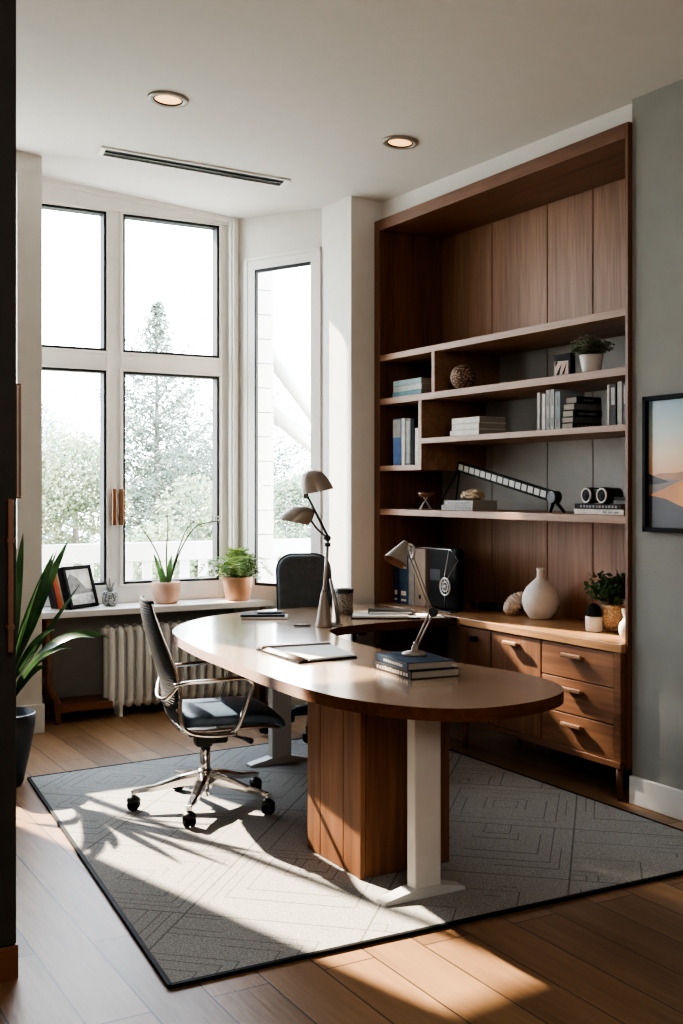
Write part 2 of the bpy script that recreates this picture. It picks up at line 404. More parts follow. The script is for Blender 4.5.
def align(p, d, up='Z'):
    """matrix that stands +z along direction d at point p"""
    return Matrix.Translation(p) @ Vector(d).to_track_quat('Z', 'Y').to_matrix().to_4x4()
def smoothpoly(pts, sub=6):
    """closed Catmull-Rom through the 2D points"""
    out = []; n = len(pts)
    for i in range(n):
        p0, p1, p2, p3 = (Vector(pts[(i+k-1) % n]) for k in range(4))
        for j in range(sub):
            t = j/sub
            out.append(tuple(.5*((2*p1) + (p2-p0)*t + (2*p0-5*p1+4*p2-p3)*t*t + (3*p1-p0-3*p2+p3)*t**3)))
    return out
def smoothline(pts, sub=6):
    P = [Vector(p) for p in pts]; out = []; n = len(P)
    for i in range(n-1):
        p0, p1, p2, p3 = P[max(i-1, 0)], P[i], P[i+1], P[min(i+2, n-1)]
        for j in range(sub):
            t = j/sub
            out.append(.5*((2*p1) + (p2-p0)*t + (2*p0-5*p1+4*p2-p3)*t*t + (3*p1-p0-3*p2+p3)*t**3))
    out.append(P[-1]); return out

# ------------------------------------------------------------------ the room
CA, CB = -.075, .012
def cz(x, y): return 3.41 + CA*(x-3.9) + CB*(y-4.0)     # the ceiling falls gently towards the bookcase
CN = Vector((-CA, -CB, 1)).normalized()
CROT = CN.to_track_quat('Z', 'Y').to_euler()
XL, YB = -2.2, -2.6                                     # the sides of the room behind the viewer
SUN = Vector((.25, -.968, -.70)).normalized()

b = B(); b.bx(XL-.2, 4.7, YB-.2, 7.75, -.2, 0); struct(b.build('floor', M['floor']))
b = B()
x0, x1, y0, y1 = XL-.2, 4.7, YB-.2, 7.8
lo = [(x0, y0), (x1, y0), (x1, y1), (x0, y1)]
v0 = b.ring([(x, y, cz(x, y)) for x, y in lo]); v1 = b.ring([(x, y, cz(x, y)+.2) for x, y in lo])
b.bm.faces.new(v0[::-1]); b.bm.faces.new(v1); b.bridge(v0, v1)
for f in b.bm.faces: f.smooth = False
struct(b.build('ceiling', M['ceil']))

b = B(); b.bx(3.92, 4.7, YB, 4.01, 0, 3.75); struct(b.build('wall_right', M['sage_wall']))
b = B(); b.bx(4.46, 4.7, 4.01, 6.36, 0, 3.75); b.bx(3.955, 4.7, 4.01, 6.36, 3.302, 3.75); struct(b.build('wall_niche', M['white_wall']))
b = B(); b.prism([(3.72, 6.368), (4.7, 6.368), (4.7, 7.2), (3.86, 6.95), (3.72, 6.765)], 0, 3.8); struct(b.build('wall_pier', M['white_wall']))
A_, B_ = Vector((3.39, 7.5)), Vector((3.722, 6.765))
dirb = (B_-A_).normalized(); outb = Vector((-dirb.y, dirb.x))     # outwards
if outb.y < 0: outb = -outb
def bay(s, o): p = A_ + (B_-A_)*s + outb*o; return (p.x, p.y)
def bayprism(bb, s0, s1, z0, z1, o0, o1, bev=0): bb.prism([bay(s0, o0), bay(s1, o0), bay(s1, o1), bay(s0, o1)], z0, z1, bev)
b = B()
bayprism(b, 0, 1.0, 0, .73, 0, .02); bayprism(b, 0, 1.0, 3.16, 3.8, 0, .02)
bayprism(b, -.02, .15, .73, 3.16, 0, .02); bayprism(b, .97, 1.04, .73, 3.16, 0, .02)
struct(b.build('wall_bay', M['white_wall']))
b = B(); b.bx(1.80, 3.55, 7.5, 7.68, 0, .73); struct(b.build('wall_window', M['grey_wall']))
b = B(); b.bx(1.80, 3.5, 7.5, 7.68, 3.49, 3.9); struct(b.build('wall_window_head', M['white_wall']))
# wall left of the window, with an unseen window added to let sun onto rug and floor
HX0, HX1, HZ0, HZ1 = .70, 1.70, 1.15, 3.48
b = B()
b.bx(XL, HX0, 7.0, 7.2, 0, 3.95); b.bx(HX1, 1.853, 7.0, 7.2, 0, 3.95); b.bx(HX0, HX1, 7.0, 7.2, 0, HZ0); b.bx(HX0, HX1, 7.0, 7.2, HZ1, 3.95)
b.bx(1.70, 1.853, 7.2, 7.68, 0, 3.95)
struct(b.build('wall_left', M['white_wall']))
b = B(); b.bx(XL-.2, XL, YB, 7.2, 0, 4.1); struct(b.build('wall_side', M['white_wall']))
b = B(); b.bx(XL, 4.0, YB-.2, YB, 0, 4.1); struct(b.build('wall_back', M['white_wall']))
# skirtings and trims
b = B(); b.bx(3.898, 3.92, YB, 4.010, 0, .135, .004); struct(b.build('baseboard_right', M['base_white']))
b = B(); b.bx(4.43, 4.46, 4.0, 6.36, 0, .135, .004); struct(b.build('baseboard_niche', M['base_white']))
b = B(); b.bx(XL, 1.866, 6.98, 7.0, 0, .18, .004); struct(b.build('baseboard_left', M['base_white']))
b = B()
for dy, zb in ((.05, None), (.025, 3.443)):
    pts = []
    for x in (1.86, 3.40):
        z = cz(x, 7.47) + .01; lo_ = z - .045 if zb is None else zb
        pts.append([(x, 7.5-dy, z), (x, 7.5, z), (x, 7.5, lo_), (x, 7.5-dy, lo_)])
    a, c = b.ring(pts[0]), b.ring(pts[1]); b.bm.faces.new(a); b.bm.faces.new(c[::-1]); b.bridge(a, c)
for f in b.bm.faces: f.smooth = False
struct(b.build('trim_1', M['white_paint']))
b = B(); b.bx(3.335, 3.40, 7.44, 7.5, .73, 3.47, .008); b.bx(3.352, 3.37, 7.425, 7.45, .73, 3.47, .006); struct(b.build('trim_2', M['white_paint']))

def ringframe(bb, x0, x1, z0, z1, w, y0, y1, bev=.003):
    bb.bx(x0, x1, y0, y1, z1-w, z1, bev); bb.bx(x0, x1, y0, y1, z0, z0+w, bev)
    bb.bx(x0, x0+w, y0, y1, z0+w, z1-w, bev); bb.bx(x1-w, x1, y0, y1, z0+w, z1-w, bev)

w1 = struct(thing('window_1', 'large four pane window with white frame and thin black seals', 'window', (0, 0, 0)))
b = B()
b.bx(1.86, 1.93, 7.5, 7.6, .73, 3.50, .004); b.bx(2.425, 2.548, 7.5, 7.6, .73, 3.50, .004); b.bx(3.268, 3.36, 7.5, 7.6, .73, 3.50, .004)
b.bx(1.86, 3.36, 7.502, 7.6, .73, .862, .004); b.bx(1.86, 3.36, 7.502, 7.6, 2.335, 2.472, .004); b.bx(1.86, 3.36, 7.502, 7.6, 3.428, 3.50, .004)
for (x0, x1) in ((1.93, 2.425), (2.548, 3.268)):
    for (z0, z1) in ((.862, 2.335), (2.472, 3.428)):
        ringframe(b, x0-.022, x1+.022, z0-.022, z1+.022, .02, 7.488, 7.505)
b.build('frame', M['white_paint'], w1)
for (x0, x1) in ((1.93, 2.425), (2.548, 3.268)):
    for (z0, z1) in ((.862, 2.335), (2.472, 3.428)):
        g = B(); ringframe(g, x0-.001, x1+.001, z0-.001, z1+.001, .016, 7.495, 7.585); g.build('seal', M['gasket'], w1)
        g = B(); g.quad([(x0, 7.57, z0), (x1, 7.57, z0), (x1, 7.57, z1), (x0, 7.57, z1)]); g.build('pane', M['glass'], w1)
for x in (2.474, 2.526):
    h = B(); h.bx(x-.016, x+.016, 7.455, 7.478, 1.27, 1.52, .006); h.bx(x-.010, x+.010, 7.47, 7.503, 1.30, 1.33); h.bx(x-.010, x+.010, 7.47, 7.503, 1.46, 1.49)
    h.build('handle', M['bronze'], w1)

w2 = struct(thing('window_2', 'narrow angled bay window with white casing and black seal', 'window', (0, 0, 0)))
b = B()
bayprism(b, .15, .97, 3.095, 3.165, -.012, .012, .004); bayprism(b, .15, .97, .73, .83, -.012, .012, .004)
bayprism(b, .15, .262, .83, 3.095, -.012, .012, .003); bayprism(b, .885, .97, .83, 3.095, -.012, .012, .003)
bayprism(b, .13, .17, .73, 3.19, -.016, .0, .003); bayprism(b, .95, .99, .73, 3.19, -.016, .0, .003); bayprism(b, .13, .99, 3.165, 3.19, -.016, .0, .003)
b.build('frame', M['white_paint'], w2)
g = B(); bayprism(g, .258, .274, .83, 3.095, -.014, .01); bayprism(g, .878, .887, .83, 3.095, -.004, .01); bayprism(g, .262, .885, 3.075, 3.097, -.014, .01); bayprism(g, .262, .885, .828, .848, -.014, .01)
g.build('seal', M['gasket'], w2)
g = B(); g.quad([(*bay(.27, .004), .84), (*bay(.88, .004), .84), (*bay(.88, .004), 3.09), (*bay(.27, .004), 3.09)]); g.build('pane', M['glass'], w2)

w3 = struct(thing('added_window', 'plain unseen window added beyond the tall cabinet to let in sun patches', 'window', (0, 0, 0)))  # added out of view so sun patches fall on rug and floor
b = B(); ringframe(b, HX0, HX1, HZ0, HZ1, .03, 7.04, 7.12); b.bx(1.18, 1.22, 7.04, 7.12, HZ0, HZ1); b.build('frame', M['white_paint'], w3)
g = B(); g.quad([(HX0, 7.09, HZ0), (HX1, 7.09, HZ0), (HX1, 7.09, HZ1), (HX0, 7.09, HZ1)]); g.build('pane', M['glass'], w3)

# ceiling fittings
def downlight(x, y, r, label):
    t = thing('ceiling_downlight', label, 'ceiling light', (x, y, cz(x, y)), rot=CROT, group='round recessed downlights')
    b = B(); b.lathe([(r*.70, .0), (r*.74, -.012), (r*.96, -.014), (r, -.008), (r, .0)], 40); b.build('trim_ring', M['taupe_metal'], t)
    b = B(); b.lathe([(r*.72, -.004), (r*.72, -.0105), (r*.66, -.0105), (r*.66, -.004)], 40); b.build('baffle', M['black'], t)
    b = B(); b.lathe([(r*.67, -.005), (r*.4, -.009), (0, -.011)], 40); b.build('lens', M['downlight'], t)
downlight(2.123, 5.53, .107, 'round recessed downlight with glowing warm lens, above the mesh chair')
downlight(3.395, 5.27, .102, 'round recessed downlight with glowing warm lens, nearer the bookcase')
va, vb = Vector((2.10, 6.62)), Vector((3.27, 6.41)); vm = (va+vb)/2; vl = (vb-va).length
t = thing('ceiling_vent', 'long narrow dark slot air vent in the ceiling before the window', 'air vent', (vm.x, vm.y, cz(vm.x, vm.y)))
t.rotation_euler = (Matrix.Rotation(0, 3, 'Z').to_quaternion() @ CN.to_track_quat('Z', 'Y') ).to_euler()
ang = math.atan2(vb.y-va.y, vb.x-va.x)
q = CN.to_track_quat('Z', 'Y'); xa = q @ Vector((1, 0, 0)); a2 = ang - math.atan2(xa.y, xa.x)
t.rotation_euler = (q @ Euler((0, 0, a2)).to_quaternion()).to_euler()
b = B(); h = vl/2
b.bx(-h, h, -.085, -.066, -.012, 0, .002); b.bx(-h, h, .066, .085, -.012, 0, .002); b.bx(-h, -h+.03, -.07, .07, -.012, 0, .002); b.bx(h-.03, h, -.07, .07, -.012, 0, .002)
b.build('frame', M['white_paint'], t)
b = B(); b.bx(-h+.02, h-.02, -.067, .067, -.004, -.001); b.build('backing', M['gasket'], t)
b = B(); b.bx(-h+.03, h-.03, -.007, .007, -.011, -.003); b.build('slat', M['dark_steel'], t)
# ------------------------------------------------------------------ bookcase and sideboard
SZ0_ = .16
FX, BX, Y0, Y1 = 3.895, 4.40, 4.012, 6.362           # front, back boards, right and left ends
ZA, ZBt, ZC, ZD, ZE, ZT = 2.402, 2.115, 1.836, 1.672, 1.39, .767   # tops of the shelves and the counter
bk = thing('bookcase', 'tall built-in walnut bookcase with stepped shelves and open top bay', 'bookcase', (FX, 5.17, 0))
def loc(o): o.location = (-FX, -5.17, 0); return o
b = B(); b.bx(FX, BX+.04, Y0, Y0+.020, SZ0_, 3.298, .002); loc(b.build('side_panel', M['walnut_z'], bk))
b = B(); b.bx(FX, BX+.04, Y1-.066, Y1, SZ0_, 3.298, .002); loc(b.build('side_panel', M['walnut_z'], bk))
b = B(); b.bx(FX, BX+.04, Y0+.0205, Y1-.0665, 3.225, 3.298, .002); loc(b.build('top_panel', M['walnut_y'], bk))
seams = [Y1-.03, 6.10, 5.745, 5.205, 4.81, 4.42, Y0+.02]
for (z0, z1, m) in ((ZA-.02, 3.23, 'walnut_dark'), (ZE-.02, ZA-.02, 'panel_grey'), (ZT-.03, ZE-.02, 'walnut_dark')):
    for s0, s1 in zip(seams, seams[1:]):
        b = B(); b.bx(BX, BX+.03, s1+.003, s0-.003, z0, z1, .003); loc(b.build('back_board', M[m], bk))
b = B(); b.bx(BX+.02, BX+.035, Y0+.02, Y1-.02, ZT-.03, 3.23); loc(b.build('backing', M['black'], bk))
yD = 5.825; yF = 5.68
for (z, ya, yb, th) in ((ZA, Y0+.0205, Y1-.0665, .040), (ZBt, Y0+.0205, Y1-.0665, .042), (ZC, Y0+.0205, yD, .034), (ZD, yD-.018, Y1-.0665, .034), (ZE, Y0+.0205, Y1-.0665, .04)):
    b = B(); b.bx(FX+.003, BX, ya, yb, z-th, z, .002); loc(b.build('shelf', M['shelf_wood'], bk))
b = B(); b.bx(FX+.004, BX, yF-.017, yF+.017, ZBt, ZA-.040, .002); loc(b.build('divider', M['shelf_wood'], bk))
b = B(); b.bx(FX+.004, BX, yD-.018, yD+.018, ZD-.034, ZBt-.042, .002); loc(b.build('divider', M['shelf_wood'], bk))

ct = B(); ct.prism([(3.862, Y0+.012), (3.893, Y0+.012), (3.893, Y0+.032), (BX-.002, Y0+.032), (BX-.002, Y1-.068), (3.893, Y1-.068), (3.862, Y1-.068)], ZT-.042, ZT, .003)
ct = tag(ct.build('countertop', M['counter']), 'long glossy walnut countertop running below the bookcase shelves', 'countertop')

sb = thing('sideboard', 'low walnut sideboard with two doors and three drawers on short legs', 'sideboard', (3.88, 4.7, 0))
def sl(o): o.location = (-3.88, -4.7, 0); return o
CY0, CY1 = 4.034, 5.372; SZ0, SZ1 = .172, ZT-.044
b = B()
b.bx(3.885, 4.36, CY0, CY0+.03, SZ0, SZ1, .002); b.bx(3.885, 4.36, CY1-.03, CY1, SZ0, SZ1, .002); b.bx(3.885, 4.36, CY0+.03, CY1-.03, SZ0, SZ0+.03, .002)
b.bx(4.33, 4.36, CY0+.03, CY1-.03, SZ0, SZ1); b.bx(3.90, 4.33, CY0+.03, CY1-.03, SZ1-.02, SZ1)
b.bx(3.90, 4.33, 4.62, 4.64, SZ0, SZ1); b.bx(3.90, 4.33, 5.056, 5.072, SZ0, SZ1)
sl(b.build('carcass', M['walnut_z'], sb))
b = B(); b.bx(3.868, 3.89, CY0-.0, CY0+.05, SZ0, SZ1, .003); b.bx(3.866, 3.89, CY0, CY1, SZ0-.012, SZ0+.02, .003); sl(b.build('face_frame', M['walnut_y'], sb))
def pull(y, z, parent, L=.12):
    h = B(); h.bx(3.835, 3.853, y-L/2, y+L/2, z-.009, z+.013, .005); h.bx(3.85, 3.874, y-L/2+.012, y+L/2-.012, z-.005, z+.004, .002)
    return sl2(h.build('handle', M['shelf_wood'], parent))
def sl2(o): return o
def front(name, y0, y1, z0, z1, m):
    d = B(); d.bx(3.872, 3.892, y0+.003, y1-.003, z0+.003, z1-.003, .002); return sl(d.build(name, M[m], sb))
dz = [SZ0+.02, .365, .545, SZ1-.004]
for i in range(3):
    f = front('drawer', CY0+.05, 4.628, dz[i], dz[i+1], 'front_y')
    pull(4.365, dz[i+1]-.052, f, .15)
f = front('door', 4.632, 5.064, dz[0], dz[3], 'front_z'); pull(4.86, dz[3]-.045, f, .12)
f = front('door', 5.066, CY1, dz[0], dz[3], 'front_z')
h = B(); h.bx(3.845, 3.874, 5.185, 5.235, dz[3]-.075, dz[3]-.045, .006); h.build('knob', M['black'], f)
for (x, y) in ((3.895, CY0+.035), (4.30, CY0+.035), (3.895, CY1-.035), (4.30, CY1-.035)):
    b = B(); b.tube([(x, y, SZ0-.005), (x, y, .0)], [.024, .019], 4); sl(b.build('leg', M['walnut_z'], sb))

# ------------------------------------------------------------------ desk
dk = thing('desk', 'large curved walnut desk with hook shaped top, block pedestal and pale metal legs', 'desk', (2.42, 3.93, 0))
def dl(o): o.location = (-2.42, -3.93, 0); return o
outer = [(2.121, 5.415), (2.20, 5.66), (2.366, 5.918), (2.60, 6.13), (2.879, 6.265), (3.171, 6.315), (3.50, 6.315)]
inner = [(3.50, 5.375), (3.20, 5.355), (3.016, 5.30), (2.905, 5.20), (2.84, 5.00), (2.80, 4.78), (2.785, 4.455), (2.82, 4.15), (2.87, 3.92), (2.915, 3.70), (2.925, 3.52), (2.89, 3.36), (2.80, 3.22), (2.655, 3.135), (2.483, 3.10), (2.318, 3.115), (2.18, 3.20), (2.07, 3.37), (2.00, 3.60), (1.985, 3.93), (2.00, 4.25), (2.03, 4.62), (2.055, 4.99)]
poly = [tuple(v)[:2] for v in smoothline([(*p, 0) for p in inner + outer], 5)]
poly = [(3.861, 6.285), (3.861, 5.378)] + poly
DT = .766
b = B(); b.prism(poly, DT-.046, DT-.0008, .004, smooth=True); top = dl(b.build('tabletop', [M['desk_top'], M['desk_edge']], dk))
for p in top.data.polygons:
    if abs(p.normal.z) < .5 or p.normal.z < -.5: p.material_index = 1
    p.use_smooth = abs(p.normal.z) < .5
# pedestal
px0, px1, py0, py1 = 2.212, 2.628, 3.712, 4.15
b = B(); b.bx(px0+.008, px1-.002, py0+.006, py1, 0.012, DT-.047, .002); ped = dl(b.build('pedestal', M['walnut_z'], dk))
for (ya, yb) in ((py0+.022, py0+.135), (py0+.139, py0+.325), (py0+.329, py1)):
    b = B(); b.bx(px0, px0+.012, ya, yb, .014, DT-.048, .002); b.build('panel', M['front_z'], ped)
b = B(); b.bx(px0-.004, px0+.02, py0-.003, py0+.019, .012, DT-.048, .003); b.build('corner_post', M['front_z'], ped)
b = B(); b.bx(px0+.023, px1, py0-.001, py0+.01, .014, DT-.048, .002); b.build('panel', M['walnut_z'], ped)
def desk_leg(x, y):
    b = B(); b.box((x, y, (.03+DT-.047)/2), (.118, .055, DT-.077), None, 0, .006); l = dl(b.build('leg', M['leg_white'], dk))
    b = B(); pr = [(-.19, .012), (-.188, .024), (-.06, .050), (.06, .050), (.165, .024), (.168, .012)]
    ra = b.ring([(x+u, y-(.036 if abs(u) < .1 else .030), z) for u, z in pr]); rb = b.ring([(x+u, y+(.036 if abs(u) < .1 else .030), z) for u, z in pr])
    b.bm.faces.new(ra); b.bm.faces.new(rb[::-1]); b.bridge(ra, rb)
    for f in b.bm.faces: f.smooth = False
    b.build('foot', M['leg_white'], l)
    b = B(); b.bx(x-.16, x+.16, y-.04, y+.04, DT-.062, DT-.0465, .002); b.build('mounting_plate', M['dark_steel'], l)
desk_leg(2.335, 3.46); desk_leg(2.775, 5.53)

# ------------------------------------------------------------------ rug
b = B()
rp = [(1.25, 3.225), (3.755, 3.165), (3.755, 6.02), (1.50, 5.89)]
b.prism(rp, .0005, .0115)
rg = tag(b.build('rug', M['rug']), 'large grey rug with carved geometric lines under the desk', 'rug')
b = B()
n = 4
for i in range(n):
    p, q2 = Vector((*rp[i], 0)), Vector((*rp[(i+1) % n], 0)); d = (q2-p).normalized(); nrm = Vector((d.y, -d.x, 0))
    b.prism([(p-d*.0)[:2], (q2)[:2], (q2+nrm*.016+d*.012)[:2], (p+nrm*.016-d*.012)[:2]], .0003, .0125)
lab(b.build('edge_binding', M['black'], rg), 'black edge binding')
# ------------------------------------------------------------------ office chairs (seat faces local +x)
def caster(parent, x, y, a):
    f = B(); f.tube([(x, y, .085), (x, y, .06)], .011, 10); f.lathe([(0, .070), (.02, .068), (.031, .056), (.033, .044), (.0, .044)], 16, mtx=Matrix.Translation((x, y, 0)))
    c = f.build('caster', M['blackplastic'], parent)
    dv = Vector((math.cos(a), math.sin(a), 0)); sd = Vector((-dv.y, dv.x, 0))
    for s in (-1, 1):
        w = B(); w.lathe([(0, -.010), (.024, -.010), (.0285, -.005), (.0285, .005), (.024, .010), (0, .010)], 20, mtx=align(Vector((x, y, .029)) + sd*.0135*s, sd)); w.build('wheel', M['black'], c)
def star_base(t, r, a0, m, hub_z=.135, h0=.105):
    b = B(); b.lathe([(0, hub_z-.045), (.036, hub_z-.045), (.042, hub_z-.02), (.040, hub_z+.03), (.030, hub_z+.045), (0, hub_z+.045)], 24); hub = b.build('base_hub', m, t)
    for k in range(5):
        a = a0 + k*2*PI/5; d = Vector((math.cos(a), math.sin(a), 0)); s = Vector((-d.y, d.x, 0))
        rows = []
        for tt, w, hi, lo in ((.03, .027, hub_z+.034, hub_z-.025), (.12, .025, hub_z+.018, hub_z-.030), (r*.7, .019, h0+.012, h0-.016), (r-.012, .014, h0-.002, h0-.022), (r+.012, .013, h0-.008, h0-.024)):
            p = d*tt
            rows.append([p + s*w*.55 + Vector((0, 0, hi)), p + s*w + Vector((0, 0, (hi*.7+lo*.3))), p + s*w*.8 + Vector((0, 0, lo)), p - s*w*.8 + Vector((0, 0, lo)), p - s*w + Vector((0, 0, (hi*.7+lo*.3))), p - s*w*.55 + Vector((0, 0, hi))])
        b = B(); g = [b.ring(q) for q in rows]
        for q, w in zip(g, g[1:]): b.bridge(q, w)
        for f in b.bm.faces: f.smooth = False
        b.bm.faces.new(g[0][::-1]); b.bm.faces.new(g[-1])
        b.tube([d*r + Vector((0, 0, h0-.006)), d*r + Vector((0, 0, .066))], [.012, .013], 12)
        b.build('base_leg', m, t)
        caster(t, d.x*r, d.y*r, a + 1.1 + k*.9)
    return hub

CZ = .0115
ch = thing('office_chair', 'mesh back office chair with chrome frame and navy seat on the rug', 'office chair', (2.085, 4.945, CZ), R(-12))
star_base(ch, .335, R(31), M['chrome'])
b = B(); b.tube([(0, 0, .10), (0, 0, .30)], .024, 20); b.tube([(0, 0, .05), (0, 0, .10)], .019, 16); b.tube([(0, 0, .28), (0, 0, .40)], .014, 16); b.build('gas_lift', M['chrome'], ch)
b = B(); b.bx(-.09, .13, -.07, .07, .345, .385, .010); b.bx(.0, .10, -.055, .055, .305, .36, .012); b.bx(-.05, .03, -.045, .045, .29, .36, .012)
b.tube([(.10, -.05, .345), (.16, -.17, .345)], .006, 8); b.tube([(.155, -.16, .345), (.175, -.21, .342)], [.011, .014], 8)
b.build('tilt_mechanism', M['blackplastic'], ch)
# seat cushion
prof = [(-.13, .466), (-.09, .478), (.0, .478), (.12, .480), (.22, .478), (.285, .464), (.33, .438), (.355, .405)]
rows_t, rows_b = [], []
line = smoothline([(x, 0, z) for x, z in prof], 4)
nl = len(line)
tops, bots = [], []
for i, p in enumerate(line):
    u = i/(nl-1); hw = .235*(1 - .35*max(0, (u-.75)/.25)**2.2 - .18*max(0, (.15-u)/.15)**2); th = .052*(1 - .55*max(0, (u-.6)/.4)) 
    tops.append([(p.x, hw*math.sin(PI/2*k/6), p.z - .012*(abs(k)/6)**4 + .010*(1-(k/6)**2) - .006) for k in range(-6, 7)])
    bots.append([(p.x - (.02*max(0, (u-.7)/.3)), hw*.96*math.sin(PI/2*k/6), p.z - th) for k in range(-6, 7)])
b = B()
gt = [b.ring(r) for r in tops]; gb = [b.ring(r) for r in bots]
m_ = len(gt[0])
for g in (gt, gb):
    for r0, r1 in zip(g, g[1:]):
        for k in range(m_-1): b.bm.faces.new((r0[k], r0[k+1], r1[k+1], r1[k])).smooth = True
for k in range(m_-1):
    b.bm.faces.new((gt[0][k], gt[0][k+1], gb[0][k+1], gb[0][k])); b.bm.faces.new((gt[-1][k], gt[-1][k+1], gb[-1][k+1], gb[-1][k]))
for r0, r1, s0, s1 in zip(gt, gt[1:], gb, gb[1:]):
    b.bm.faces.new((r0[0], r1[0], s1[0], s0[0])).smooth = True; b.bm.faces.new((r0[-1], r1[-1], s1[-1], s0[-1])).smooth = True
seat = b.build('seat', M['navy_leather'], ch)
md = seat.modifiers.new('sub', 'SUBSURF'); md.levels = 1; md.render_levels = 1
b = B()
sh = smoothline([(-.15, 0, .408), (-.05, 0, .398), (.10, 0, .402), (.25, 0, .405), (.315, 0, .392)], 4)
b.sheet([[(p.x, hw*.225, p.z + .012*abs(hw)**3) for hw in (-1, -.8, -.4, 0, .4, .8, 1)] for p in sh])
s_ = b.build('seat_shell', M['chrome'], ch); md = s_.modifiers.new('sol', 'SOLIDIFY'); md.thickness = .016
# back: mesh sheet between two flat polished side rails that sweep under the seat
back = [(-.275, .985), (-.262, .93), (-.232, .84), (-.196, .74), (-.168, .65), (-.158, .57), (-.160, .50), (-.150, .44)]
rail = back + [(-.125, .412), (-.07, .392), (.02, .384), (.10, .388)]
hwf = lambda z: .235 - .075*max(0, (z-.60)/.385)**1.3
bl = smoothline([(x, 0, z) for x, z in back], 5)
b = B(); b.sheet([[(p.x - .050*(1-abs(k)**2.2)*(.35+.65*math.sin(PI*min(1, max(0, (1.02-p.z)/.6)))), k*hwf(p.z), p.z) for k in (-1, -.85, -.6, -.3, 0, .3, .6, .85, 1)] for p in bl])
o = b.build('backrest', M['mesh_back'], ch); md = o.modifiers.new('sol', 'SOLIDIFY'); md.thickness = .012; md.offset = 0
b = B(); p0 = bl[0]
b.tube([(p0.x - .02*(1-abs(k)**2), k*hwf(p0.z), p0.z+.004) for k in [i/8 for i in range(-8, 9)]], .010, 8); b.build('top_rail', M['black'], ch)
rl = smoothline([(x, 0, z) for x, z in rail], 5)
for s in (-1, 1):
    b = B(); b.tube([(p.x, s*(hwf(p.z)+.004 if p.z > .4 else hwf(p.z)), p.z) for p in rl], [.011 + .011*min(1, max(0, (.95-p.z)/.4)) for p in rl], 8, flat=(.42, 1.0)); b.build('side_rail', M['chrome'], ch)
b = B(); b.tube([(-.163, y, .505) for y in (-.23, -.1, .1, .23)], .012, 8); b.build('lower_rail', M['chrome'], ch)
# lumbar hoop behind the mesh
b = B(); b.tube(smoothline([(-.165, -.235, .62), (-.205, -.15, .55), (-.225, 0, .53), (-.205, .15, .55), (-.165, .235, .62)], 5), .010, 8); b.build('lumbar_bar', M['chrome'], ch)
for s in (-1, 1):
    pts = smoothline([(-.185, s*.232, .622), (-.12, s*.255, .634), (.02, s*.262, .640), (.105, s*.262, .643), (.155, s*.262, .634), (.170, s*.26, .608), (.142, s*.255, .52), (.105, s*.242, .42), (.08, s*.225, .395)], 5)
    b = B(); b.tube(pts, .0125, 10, flat=(1.15, .8)); b.build('armrest', M['chrome'], ch)

# second chair, between desk and bay window
c2 = thing('office_chair', 'high back charcoal leather office chair behind the desk by the narrow window', 'office chair', (3.315, 6.135, .0115), R(-106))
star_base(c2, .31, R(53), M['blackplastic'])
b = B(); b.tube([(0, 0, .09), (0, 0, .36)], .022, 18); b.tube([(0, 0, .05), (0, 0, .1)], .018, 16); b.build('gas_lift', M['black'], c2)
b = B(); b.bx(-.12, .14, -.10, .10, .345, .39, .012); b.build('tilt_mechanism', M['blackplastic'], c2)
b = B(); b.bx(-.21, .25, -.225, .225, .39, .475, .035, seg=4); o = b.build('seat', M['black_leather'], c2, smooth=True)
# padded back, rounded rectangle leaning back
b = B(); rows = []
def rr(hw, z0, z1, rad, n=7):
    pts = []
    for cx, cz_, a0 in ((hw-rad, z1-rad, 0), (-hw+rad, z1-rad, 90), (-hw+rad, z0+rad, 180), (hw-rad, z0+rad, 270)):
        for k in range(n): a = R(a0 + 90*k/(n-1)); pts.append((cx+rad*math.cos(a), cz_+rad*math.sin(a)))
    return pts
def lean(x, z): return x - .02 - .20*(z-.45)
layers = [(-.035, .90), (-.030, .96), (-.015, .995), (.012, 1.), (.030, .975), (.040, .92), (.046, .80)]
rings = []
for dx, k in layers:
    rings.append(b.ring([(lean(-.20+dx, z) + .02*(1-(y/.2)**2)*0, y, z) for y, z in [(yy*k, .74 + (zz-.74)*(1-(1-k)*.6)) for yy, zz in rr(.178, .40, 1.085, .105)]]))
for q, w in zip(rings, rings[1:]): b.bridge(q, w)
b.bm.faces.new(rings[0][::-1]); b.bm.faces.new(rings[-1])
bk2 = b.build('backrest', M['black_leather'], c2)
b = B(); pr = [(lean(-.20+.016, z)+.0, y, z) for y, z in [(yy*1.004, .74+(zz-.74)*1.002) for yy, zz in rr(.178, .40, 1.085, .105)]]
b.tube(pr, .006, 6, closed=True); b.build('piping', M['black'], bk2)
b = B(); b.tube(smoothline([(-.02, 0, .365), (-.18, 0, .36), (-.245, 0, .42), (-.262, 0, .55)], 5), [.022]*16, 8, flat=(2.0, .6)); b.build('back_bracket', M['blackplastic'], c2)
for s in (-1, 1):
    b = B(); b.tube(smoothline([(-.10, s*.20, .40), (-.06, s*.265, .42), (-.05, s*.275, .55), (-.05, s*.272, .60), (.0, s*.27, .615), (.14, s*.27, .618)], 5), .012, 8); b.bx(-.08, .17, s*.27-.028, s*.27+.028, .61, .635, .01); b.build('armrest', M['blackplastic'], c2)
